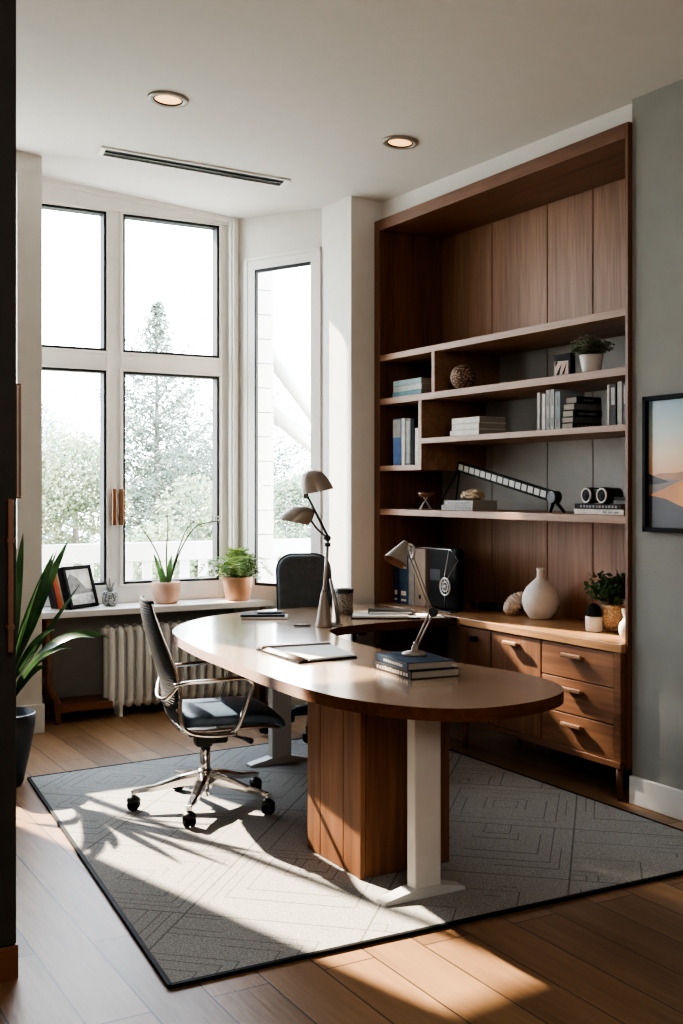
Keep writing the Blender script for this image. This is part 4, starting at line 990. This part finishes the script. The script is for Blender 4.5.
# ------------------------------------------------------------------ window bench, radiator and things on the sill
wb = thing('window_bench', 'wooden window bench with pale stone top below the large window', 'bench', (2.7, 7.3, 0))
def wl(o): o.location = (-2.7, -7.3, 0); return o
SZ = .73
b = B(); b.prism([(1.868, 7.15), (3.555, 7.15), (3.40, 7.455), (3.395, 7.497), (1.868, 7.497)], SZ-.042, SZ, .004); wl(b.build('top', M['stone'], wb))
b = B()
for y in (7.185, 7.42):
    pts = [(1.945, y, SZ-.043), (1.945, y, .30), (1.965, y, .20), (2.00, y, .14), (2.005, y, 0)]
    b.tube(smoothline(pts, 4), .023, 4)
b.bx(1.925, 1.952, 7.185, 7.42, .30, SZ-.05)
wl(b.build('side_frame', M['plinth_wood'], wb))
b = B(); b.tube([(3.47, 7.19, SZ-.043), (3.47, 7.19, 0)], .023, 4); wl(b.build('leg', M['plinth_wood'], wb))
b = B(); b.bx(1.99, 2.37, 7.18, 7.205, .072, .118, .003); b.bx(1.99, 2.37, 7.20, 7.47, .095, .117, .002); wl(b.build('lower_shelf', M['plinth_wood'], wb))

rd = thing('radiator', 'white column radiator below the window bench', 'radiator', (2.375, 7.275, .045))
def column_bm():
    b = B()
    for y in (-.055, .055):
        b.tube(smoothline([(0, y*.5, .025), (0, y*.95, .05), (0, y, .09), (0, y, .30), (0, y, .485), (0, y*.95, .52), (0, y*.5, .545)], 3), .0215, 10)
    b.tube([(0, -.04, .04), (0, .04, .04)], .026, 10); b.tube([(0, -.04, .53), (0, .04, .53)], .026, 10)
    return b
c0 = column_bm().build('column', M['radiator'], rd)
for k in range(1, 17):
    c = c0.copy(); C.objects.link(c); c.parent = rd; c.location = (k*.064, 0, 0)
for z in (.045, .525):
    b = B(); b.tube([(-.025, 0, z), (16*.064+.03, 0, z)], .017, 10); b.tube([(-.05, 0, z), (-.02, 0, z)], .024, 12); b.build('header_pipe', M['radiator'], rd)
for k in (1, 15):
    b = B(); b.bx(k*.064-.012, k*.064+.012, -.06, .06, -.045, .03, .003); b.build('foot', M['radiator'], rd)

pa = thing('potted_plant', 'pale terracotta pot with stiff green blades and tall wispy stems on the sill', 'plant', (2.80, 7.325, SZ))
b = B(); b.lathe([(0, 0), (.070, 0), (.080, .012), (.096, .08), (.100, .148), (.092, .150), (.086, .135), (0, .13)], 36); b.build('pot', M['terracotta_pale'], pa)
b = B(); b.lathe([(0, .132), (.088, .132)], 24); b.build('soil', M['soil'], pa)
b = B()
cr, sr = math.cos(LRZ), math.sin(LRZ)
def lp(u, z, dpt=0.): return (u*cr - dpt*sr, u*sr + dpt*cr, z)
for (u, z, w, dpt, tu) in ((-.085, .345, .022, -.02, -.02), (.035, .335, .020, .0, .01), (.015, .30, .018, .05, .0), (-.03, .27, .018, -.05, 0)):
    b.blade(lp(tu, .12, dpt*.3), lp(u, z, dpt), w, .04, side=lp(1, 0, .3), prof=lambda t: (1-t)**.55*(.75+.4*t))
b.build('leaves', M['agave'], pa)
b = B(); buds = []
for pts in ([(-.01, .13), (-.06, .32), (-.135, .46), (-.205, .555)], [(.0, .13), (-.005, .35), (.005, .52), (-.002, .60)], [(.01, .13), (.07, .34), (.13, .50), (.185, .565)], [(.015, .13), (.09, .36), (.19, .52), (.30, .56), (.36, .565)]):
    L = smoothline([lp(u, z, .03) for u, z in pts], 6); b.tube(L, [.0062*(1-.55*i/len(L)) for i in range(len(L))], 5)
    buds.append((L[-1], .012)); 
    for k in (-2, -4, -6):
        q = L[k]; b.tube([q, q + Vector((0, 0, .032))], .0018, 4); buds.append((q + Vector((0, 0, .032)), .007))
b.build('stems', M['twig'], pa); 
for p_, r_ in buds:
    q = B(); q.blob(p_, r_, 1, .2); q.build('bud', M['bud'], pa)

pb = thing('potted_fern', 'bushy green fern in an orange terracotta pot on the sill near the bay', 'plant', (3.315, 7.27, SZ))
b = B(); b.lathe([(0, 0), (.074, 0), (.082, .010), (.100, .09), (.106, .165), (.099, .167), (.092, .15), (0, .145)], 36); b.build('pot', M['terracotta'], pb)
b = B(); b.lathe([(0, .15), (.094, .15)], 24); b.build('soil', M['soil'], pb)
b = B(); g = random.Random(5)
for i in range(34):
    a = g.uniform(0, 2*PI); L = g.uniform(.20, .33); up = g.uniform(.03, .17)
    if i < 6: up = g.uniform(.15, .21); L = .08
    dx, dy = math.cos(a), math.sin(a)
    if dy > .2: L *= .62
    if dx > .5 and dy > -.5: L *= .8
    pts = smoothline([(0, 0, .14), (dx*L*.35, dy*L*.35, .15+up*.75), (dx*L*.75, dy*L*.75, .15+up), (dx*L, dy*L, .15+up*.45)], 5)
    b.tube(pts, .0016, 4, cap=False)
    for k in range(3, len(pts)):
        p = pts[k]; t = k/len(pts); d = (pts[k]-pts[k-1]).normalized(); s = d.cross(Vector((0, 0, 1))).normalized(); ll = .052*math.sin(PI*min(1, t*.95+.08))+.008
        for sg in (-1, 1):
            q = p + s*sg*ll + d*ll*.45 + Vector((0, 0, g.uniform(-.012, .01))); w = d*.010
            b.quad([p-w*.5, p+w, q+w*.4, q-w*.4])
b.build('fronds', M['fern'], pb, recalc=False)

# books leaning back in a row, a framed photo in front of them, at the left of the sill
ROW = Matrix.Rotation(R(30), 3, 'Z') @ Matrix.Rotation(R(-17), 3, 'X')
yy = .0
FP = Vector((2.095, 7.215, SZ+.006)); U = Matrix.Rotation(R(30), 3, 'Z') @ Vector((0, 1, 0))
yy = .016
for t, h, dep, col, l in ((.026, .275, .19, BLK, 'black book leaning right behind the framed photo on the sill'), (.014, .262, .18, TAN, 'tan book leaning in the row behind the framed photo'), (.018, .268, .185, (.40, .13, .06), 'orange brown book leaning in the row behind the framed photo'), (.022, .27, .19, RED, 'red book leaning in the row behind the framed photo'), (.030, .235, .17, (.05, .045, .045), 'dark brown book leaning behind the red book on the sill'), (.034, .225, .17, CHAR, 'charcoal book leaning last and farthest from the framed photo')):
    p = FP + U*((yy + t/2)/math.cos(R(17)))
    o = book((p.x, p.y, SZ+.0045), dep, t, h, col, l, group='books leaning on the sill'); o.rotation_euler = ROW.to_euler(); yy += t + .001
pf = thing('photo_frame', 'black framed black and white photo leaning on books at the left of the sill', 'photo frame', (FP.x, FP.y, SZ+.0045))
pf.rotation_euler = ROW.to_euler()
b = B(); ringframe(b, 0, .265, 0, .285, .024, -.012, .012); b.bx(.01, .255, -.002, .012, .01, .275); b.build('frame', M['black'], pf)
b = B(); b.quad([(.024, -.004, .024), (.241, -.004, .024), (.241, -.004, .261), (.024, -.004, .261)])
b.build('photo', mat('photo_sky', (.55, .55, .55), .35, var=.25, scale=14), pf)
b = B()
for col_i, pts in ((0, ((.024, .12), (.024, .20), (.06, .235), (.12, .20), (.18, .13), (.241, .12), (.241, .10), (.024, .09))), (1, ((.024, .024), (.18, .024), (.241, .05), (.241, .075), (.15, .09), (.024, .06)))):
    f = b.bm.faces.new([b.bm.verts.new((x, -.0046, z)) for x, z in pts]); f.material_index = col_i
b.build('photo_shapes', [mat('photo_dark', (.10, .10, .11), .35, var=.6, scale=30), mat('photo_light', (.42, .42, .43), .35, var=.3, scale=30)], pf)
cb = thing('potted_succulent', 'tiny spiky succulent in a grey rounded pot on the sill', 'plant', (2.40, 7.33, SZ))
b = B(); b.lathe([(0, 0), (.035, 0), (.050, .02), (.056, .055), (.050, .09), (.044, .10), (.038, .095), (0, .085)], 28); b.build('pot', cell_mat('grey_cells', (.06, .06, .06), (.32, .32, .31), 70), cb)
b = B()
for k in range(9):
    a = 2*PI*k/9; b.blade((.01*math.cos(a), .01*math.sin(a), .08), (.045*math.cos(a), .045*math.sin(a), .13+.03*(k % 3)), .008, .1)
b.build('leaves', M['concrete'], cb)

# ------------------------------------------------------------------ floor plant and tall cabinet at the left
fp = thing('potted_plant', 'tall strap leaved floor plant in a blue black pot at the left', 'plant', (1.36, 5.86, 0))
b = B(); b.lathe([(0, 0), (.085, 0), (.092, .01), (.125, .16), (.150, .30), (.155, .365), (.147, .37), (.140, .33), (0, .32)], 40); b.build('pot', M['pot_black'], fp)
b = B(); b.lathe([(0, .325), (.143, .325)], 28); b.build('soil', M['soil'], fp)
b = B(); b.tube(smoothline([(.0, 0, .3), (.02, .01, .45), (.01, 0, .58)], 4), [.022]*9, 10); b.build('stem', M['bark'], fp)
tips = [(.09, 1.275, .040, .0, .02, .55), (.30, 1.235, .030, .05, .03, .55), (.215, 1.17, .030, .10, .03, .55), (.27, 1.19, .024, -.05, .03, .52), (.39, 1.02, .020, -.1, .0, .50), (.29, .80, .020, -.18, .14, .50), (.455, .74, .032, -.05, .22, .44), (.50, .72, .026, .08, .24, .44),
        (.36, .70, .020, -.14, .18, .42), (.15, .86, .022, -.15, .12, .46), (.235, 1.06, .026, -.22, .06, .50), (.10, .99, .030, -.25, .08, .52), (-.2, 1.2, .032, .1, .04, .55), (-.35, 1.0, .03, -.1, .1, .5), (-.42, .72, .03, .1, .25, .45), (-.15, .85, .03, -.35, .15, .5), (-.2, .8, .03, .35, .15, .5), (.0, 1.22, .03, .2, .03, .55), (.05, .72, .026, -.34, .2, .45), (.22, .60, .022, -.05, .16, .40)]
b = B()
for i, (u, z, w, dpt, sag, bz) in enumerate(tips):
    p, q = Vector(lp(.02, bz, .0)), Vector(lp(u*1.05, z + .02, dpt)); d = (q-p).normalized(); h_ = Vector((-d.y, d.x, 0)).normalized(); n_ = d.cross(h_).normalized()
    k_ = R((55, 70, 40, 62)[i % 4])
    b.blade(p, q, w*1.15, sag, side=h_*math.cos(k_) + n_*math.sin(k_), seg=14, fold=.3, prof=lambda t: min(1, .38+1.7*t)*max(0, 1-t**3.2)**.9)
b.build('leaves', M['dracaena'], fp)

tc_ = thing('tall_cabinet', 'tall brown black cabinet with bronze pulls at the left edge', 'cabinet', (.60, 3.52, 0))
def tl(o): o.location = (-.60, -3.52, 0); return o
b = B(); b.bx(.10, .853, 3.53, 4.05, .105, 3.45, .003); tl(b.build('carcass', M['tallcab'], tc_))
b = B(); b.bx(.10, .858, 3.515, 4.05, 0, .105, .003); tl(b.build('plinth', M['plinth_wood'], tc_))
b = B(); b.bx(.48, .850, 3.51, 3.53, .112, 3.44, .003); dr = tl(b.build('door', M['tallcab'], tc_))
b = B(); b.bx(.105, .474, 3.51, 3.53, .112, 3.44, .003); tl(b.build('door', M['tallcab'], tc_))
h = B(); h.bx(.815, .831, 3.468, 3.484, 1.02, 1.49, .003); h.bx(.812, .834, 3.465, 3.512, 1.355, 1.37, .002); h.bx(.812, .834, 3.465, 3.512, 1.09, 1.105, .002); h.build('handle', M['bronze'], dr)
h = B()
ringframe(h, .853, .872, 1.49, 1.85, .007, 3.535, 3.550); tl(h.build('side_handle', M['bronze'], tc_))

# ------------------------------------------------------------------ picture on the right wall
pc = thing('framed_picture', 'black framed picture of orange desert dunes on the right wall', 'picture', (3.92, 3.585, 1.638))
W, H = .65, .64
b = B(); 
for (y0, y1, z0, z1) in ((-W/2, W/2, H/2-.021, H/2), (-W/2, W/2, -H/2, -H/2+.021), (-W/2, -W/2+.021, -H/2, H/2), (W/2-.021, W/2, -H/2, H/2)): b.bx(-.035, 0, y0, y1, z0, z1, .002)
b.build('frame', M['black'], pc)
iw, ih = W/2-.021, H/2-.021
b = B(); b.quad([(-.012, iw, -ih), (-.012, -iw, -ih), (-.012, -iw, ih), (-.012, iw, ih)])
b.build('print_sky', grad_mat('dune_sky', [(0, (.66, .36, .19)), (.42, (.86, .50, .28)), (.58, (.78, .62, .43)), (.75, (.50, .58, .53)), (1, (.24, .40, .48))]), pc)
b = B()
def dune(pts, mi, x): 
    f = b.bm.faces.new([b.bm.verts.new((-.012-x, iw - u*2*iw, -ih + v*2*ih)) for u, v in pts]); f.material_index = mi
dune([(0, .40), (.12, .425), (.3, .43), (.6, .47), (1, .44), (1, 0), (0, 0)], 0, .0005)
dune([(0, .425), (.10, .39), (.22, .36), (.1, .34), (0, .34)], 1, .0010)
dune([(0, .36), (.2, .38), (.32, .37), (.6, .42), (1, .36), (1, 0), (0, 0)], 2, .0008)
dune([(0, .255), (.15, .30), (.42, .40), (.75, .52), (1, .47), (1, 0), (.4, 0)], 3, .0014)
dune([(0, .255), (.18, .225), (.32, .175), (.55, .10), (.8, .06), (1, .0), (0, 0)], 1, .0020)
b.build('print_dunes', [mat('dune_far', (.50, .27, .16), .4, var=.1), mat('dune_shade', (.085, .085, .10), .4, var=.15, scale=4), mat('dune_grey', (.30, .25, .23), .4, var=.15, scale=4), mat('dune_lit', (.74, .33, .13), .4, var=.2, scale=5)], pc)
FILL, SKY, EXPO = 32., 6.5, 1.18
# ------------------------------------------------------------------ outside
b = B(); b.bx(1.2, 6.2, 7.7, 9.7, -.25, -.05); struct(b.build('balcony_floor', M['sun_deck']))
b = B(); b.bx(-60, 90, 9.8, 120, -3.3, -3.0); struct(b.build('ground', M['lawn']), 'pale lawn beyond the balcony', 'lawn')
rl_ = thing('balcony_railing', 'white wooden balcony railing with wide flat balusters outside the windows', 'railing', (3.8, 9.2, -.05))
RX0, RX1 = -2.4, 2.2
b = B(); b.bx(RX0, RX1, -.03, .03, .95, 1.11, .004); b.build('top_rail', M['railing'], rl_)
b = B(); b.bx(RX0, RX1, -.02, .02, .10, .19, .004); b.build('bottom_rail', M['railing'], rl_)
g0 = None
for k in range(27):
    x = RX0 + .05 + k*.172
    if g0 is None: b = B(); b.bx(-.042, .042, -.012, .012, .15, .97, .003); g0 = b.build('baluster', M['railing'], rl_, (x, 0, 0))
    else: c = g0.copy(); C.objects.link(c); c.parent = rl_; c.location = (x, 0, 0)
for x in (RX0, RX1):
    b = B(); b.bx(x-.05, x+.05, -.05, .05, 0, 1.2, .004); b.build('post', M['railing'], rl_)
ps = thing('pergola_post', 'white board clad balcony post with bars added as slanting shade bands outside the narrow window', 'post', (4.02, 8.35, -.05))
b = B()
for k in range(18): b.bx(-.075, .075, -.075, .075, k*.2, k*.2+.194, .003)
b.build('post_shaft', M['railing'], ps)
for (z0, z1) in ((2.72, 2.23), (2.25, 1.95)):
    b = B(); b.tube([(.05, 0, z0), (.62, 0, z0-(z0-z1)*1.35)], .07, 4, flat=(.5, 1)); b.build('shade_bar', M['railing'], ps)  # solid bars added to stand for slanting bands of shade in the pane

haze_tint = lambda c, k0: tuple((lambda k: x*(1-k) + k*y)(k0*.42)*.6 for x, y in zip(c, (.62, .68, .66)))  # distance haze painted into the foliage colours as a pale tint
def conifer(name, x, y, z0, z1, w, m, label, seed):
    g = random.Random(seed); t = thing(name, label, 'tree', (x, y, z0)); Ht = z1-z0
    b = B(); b.tube([(0, 0, 0), (0, 0, Ht*.6), (0, 0, Ht)], [.13, .06, .006], 8); b.build('trunk', M['bark'], t)
    b = B(); n = 150
    for i in range(n):
        u = ((i + g.random())/n)**.9; z = Ht*(.22 + .77*u); L = (w*(1-u)**(.75 if u < .6 else .75 + (u-.6)*.9) + .04)*g.uniform(.55, 1.15); a = i*2.39996 + g.uniform(-.4, .4)
        d = Vector((math.cos(a), math.sin(a), 0)); s = Vector((-d.y, d.x, 0)); rise = .75*u + .05 - .35*(1-u)
        at_ = lambda f: Vector((0, 0, z)) + d*L*f + Vector((0, 0, L*(rise*f + .28*f*f)))
        b.tube([at_(q) for q in (0, .3, .6, 1)], [.016, .011, .007, .002], 3, cap=False)
        m_ = max(5, int(L*11))
        for q in range(m_):
            f = .12 + .88*(q+.5)/m_; p = at_(f)
            for sg in (-1, 1):
                tw = (.10 + .42*L*(1-f*.8))*g.uniform(.5, 1.1)
                e = p + s*sg*tw*.75 + d*tw*.55 + Vector((0, 0, -tw*g.uniform(.1, .5)))
                for k in range(max(3, int(tw*16))):
                    c = p.lerp(e, g.uniform(.1, 1.05)) + Vector((g.uniform(-.03, .03), g.uniform(-.03, .03), g.uniform(-.05, .02)))
                    v = Vector((g.uniform(-1, 1), g.uniform(-1, 1), g.uniform(-.9, .3))).normalized()*g.uniform(.07, .13); o_ = v.orthogonal().normalized()*.024
                    b.quad([c-o_, c+o_, c+v+o_*.3, c+v-o_*.3])
    b.build('crown', m, t, recalc=False)
def roundtree(name, x, y, z0, z1, w, m, label, seed, n=13000, lf=.075):
    g = random.Random(seed); t = thing(name, label, 'tree', (x, y, z0)); Ht = z1-z0
    b = B(); b.tube([(0, 0, 0), (.05, 0, Ht*.5), (0, 0, Ht*.85)], [.14, .09, .02], 7); b.build('trunk', M['bark'], t)
    cl = [(Vector((g.uniform(-.6, .6)*w, g.uniform(-.5, .5)*w, Ht*g.uniform(.45, .9))), g.uniform(.28, .5)*w) for _ in range(9)] + [(Vector((0, 0, Ht-w*.42)), w*.42), (Vector((0, 0, Ht*.45)), w*.7)]
    b = B()
    for i in range(n):
        c, r = g.choice(cl); d = Vector((g.gauss(0, 1), g.gauss(0, 1), g.gauss(0, 1))).normalized(); p = c + d*r*g.uniform(.75, 1.03)
        e = Vector((g.uniform(-1, 1), g.uniform(-1, 1), g.uniform(-1, .4))).normalized(); s = e.orthogonal().normalized()*lf*.4
        b.quad([p, p + e*lf*.5 + s, p + e*lf, p + e*lf*.5 - s])
    b.build('crown', m, t, recalc=False)
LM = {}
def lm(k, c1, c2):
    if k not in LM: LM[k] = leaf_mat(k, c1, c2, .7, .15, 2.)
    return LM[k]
conifer('conifer_tree', 7.75, 20.8, -3, 5.25, 2.6, lm('conifer_needles', haze_tint((.10, .14, .09), .35), haze_tint((.19, .23, .15), .35)), 'tall pale green conifer in the middle of the right window panes', 11)
conifer('conifer_tree', 13.4, 29.0, -3, 6.3, 3.3, lm('conifer_needles_grey', haze_tint((.16, .21, .17), .45), haze_tint((.27, .32, .26), .45)), 'grey green conifer reaching from behind the right window jamb', 12)
conifer('conifer_tree', 5.75, 23.5, -3, 4.2, 1.5, lm('conifer_far', haze_tint((.18, .24, .24), .6), haze_tint((.27, .33, .32), .6)), 'haze tinted bluish conifer at the far left of the view', 13)
roundtree('leafy_tree', 5.15, 17.5, -3, 2.35, 1.5, lm('leaf_sunny', haze_tint((.22, .26, .11), .3), haze_tint((.36, .38, .19), .3)), 'yellow green leafy tree right of the framed photo, beyond the railing', 21)
roundtree('leafy_tree', 6.4, 30.5, -3, 3.8, 2.6, lm('leaf_haze_blue', haze_tint((.11, .18, .19), .5), haze_tint((.19, .27, .28), .5)), 'bluish haze tinted tree at the left of the window view', 22)
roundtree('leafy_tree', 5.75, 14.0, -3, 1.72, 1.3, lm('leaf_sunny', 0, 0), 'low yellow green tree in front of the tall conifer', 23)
roundtree('leafy_tree', 9.55, 24.6, -3, 2.5, 1.5, lm('leaf_mid', haze_tint((.20, .28, .14), .4), haze_tint((.31, .38, .2), .4)), 'mid green rounded tree right of the tall conifer', 24)
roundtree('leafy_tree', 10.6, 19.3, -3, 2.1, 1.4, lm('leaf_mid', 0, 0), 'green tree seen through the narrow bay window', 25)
roundtree('leafy_tree', 14.4, 24.0, -3, 1.7, 1.5, lm('leaf_haze_blue', 0, 0), 'greyish tree at the right of the narrow bay window view', 26)
roundtree('leafy_tree', 9.4, 38.0, -3, 3.6, 3.0, lm('leaf_haze_blue', 0, 0), 'faint bluish tree low between the conifers', 27)

pt = thing('sun_block_tree', 'tall slim column shaped tree added unseen beyond the left wall to block sun', 'tree', (.525, 15.1, -3))  # unseen tree added in the sun path, keeps sun off rug and right wall
b = B(); b.tube([(0, 0, 0), (0, 0, 6), (0, 0, 15.0)], [.2, .12, .02], 8); b.build('trunk', M['bark'], pt)
b = B(); g = random.Random(4)
for i in range(16000):
    z = g.uniform(6.5, 15.5); a = g.uniform(0, 2*PI); r = .56*math.sqrt(g.random())*(1 if z < 14 else (15.6-z)/1.6)
    p = Vector((r*math.cos(a), r*math.sin(a), z)); e = Vector((g.uniform(-1, 1), g.uniform(-1, 1), g.uniform(-.4, 1))).normalized(); s = e.orthogonal().normalized()*.06
    b.quad([p, p + e*.07 + s, p + e*.14, p + e*.07 - s])
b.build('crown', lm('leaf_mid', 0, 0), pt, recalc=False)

# ------------------------------------------------------------------ light, world, camera
sd = bpy.data.lights.new('sun', 'SUN'); sd.energy = 13.5; sd.angle = R(.9); sd.color = (1., .86, .69)
so = bpy.data.objects.new('sun', sd); C.objects.link(so); so.rotation_euler = SUN.to_track_quat('-Z', 'Y').to_euler(); so.location = (0, 14, 9)
def portal(name, p, d, sx, sy):
    l = bpy.data.lights.new(name, 'AREA'); l.shape = 'RECTANGLE'; l.size = sx; l.size_y = sy; l.energy = 1; l.cycles.is_portal = True
    o = bpy.data.objects.new(name, l); C.objects.link(o); o.location = p; o.rotation_euler = Vector(d).to_track_quat('-Z', 'Z').to_euler()
portal('window_portal', (2.62, 7.66, 2.12), (0, -1, 0), 1.55, 2.85)
portal('bay_portal', (*bay(.57, .14), 1.97), (-outb.x, -outb.y, 0), .52, 2.35)
portal('side_portal', ((HX0+HX1)/2, 7.16, (HZ0+HZ1)/2), (0, -1, 0), HX1-HX0, HZ1-HZ0)
def fill_light(name, p, e, size, col, tgt):
    l = bpy.data.lights.new(name, 'AREA'); l.shape = 'DISK'; l.size = size; l.energy = e; l.color = col
    o = bpy.data.objects.new(name, l); C.objects.link(o); o.location = p; o.rotation_euler = (Vector(tgt)-Vector(p)).to_track_quat('-Z', 'Y').to_euler()
fill_light('fill_light', (.2, -1.2, 3.1), FILL, 2.0, (1, .93, .85), (2.6, 4.5, 1.2))  # soft fill added behind the camera, no fitting belongs to it

w = bpy.data.worlds.new('sky'); sc.world = w; w.use_nodes = True
nt_ = w.node_tree; bg = nt_.nodes['Background']
tc = nt_.nodes.new('ShaderNodeTexCoord'); sp_ = nt_.nodes.new('ShaderNodeSeparateXYZ'); cr_ = nt_.nodes.new('ShaderNodeValToRGB')
nt_.links.new(tc.outputs['Generated'], sp_.inputs[0]); nt_.links.new(sp_.outputs[2], cr_.inputs['Fac'])
cr_.color_ramp.elements[0].position = 0.; cr_.color_ramp.elements[0].color = (.95, .97, 1., 1); cr_.color_ramp.elements[1].position = .9; cr_.color_ramp.elements[1].color = (.62, .78, 1., 1)
nt_.links.new(cr_.outputs['Color'], bg.inputs['Color']); bg.inputs['Strength'].default_value = SKY

cd = bpy.data.cameras.new('camera'); co = bpy.data.objects.new('camera', cd); C.objects.link(co)
cd.sensor_fit = 'HORIZONTAL'; cd.sensor_width = 36.; cd.lens = 36.*1120/683; cd.shift_y = -23./683; cd.clip_start = .05; cd.clip_end = 400
co.location = (0, 0, 1.52); co.rotation_euler = (R(90), 0, R(-29.8)); sc.camera = co

sc.view_settings.view_transform = 'AgX'
try: sc.view_settings.look = 'AgX - High Contrast'
except Exception: pass
sc.view_settings.exposure = EXPO
sc.cycles.use_denoising = True
try: sc.cycles.denoiser = 'OPENIMAGEDENOISE'
except Exception: pass
sc.cycles.max_bounces = 10; sc.cycles.diffuse_bounces = 6; sc.cycles.glossy_bounces = 4; sc.cycles.transparent_max_bounces = 24
sc.cycles.caustics_reflective = False; sc.cycles.caustics_refractive = False
sc.cycles.sample_clamp_indirect = 6.
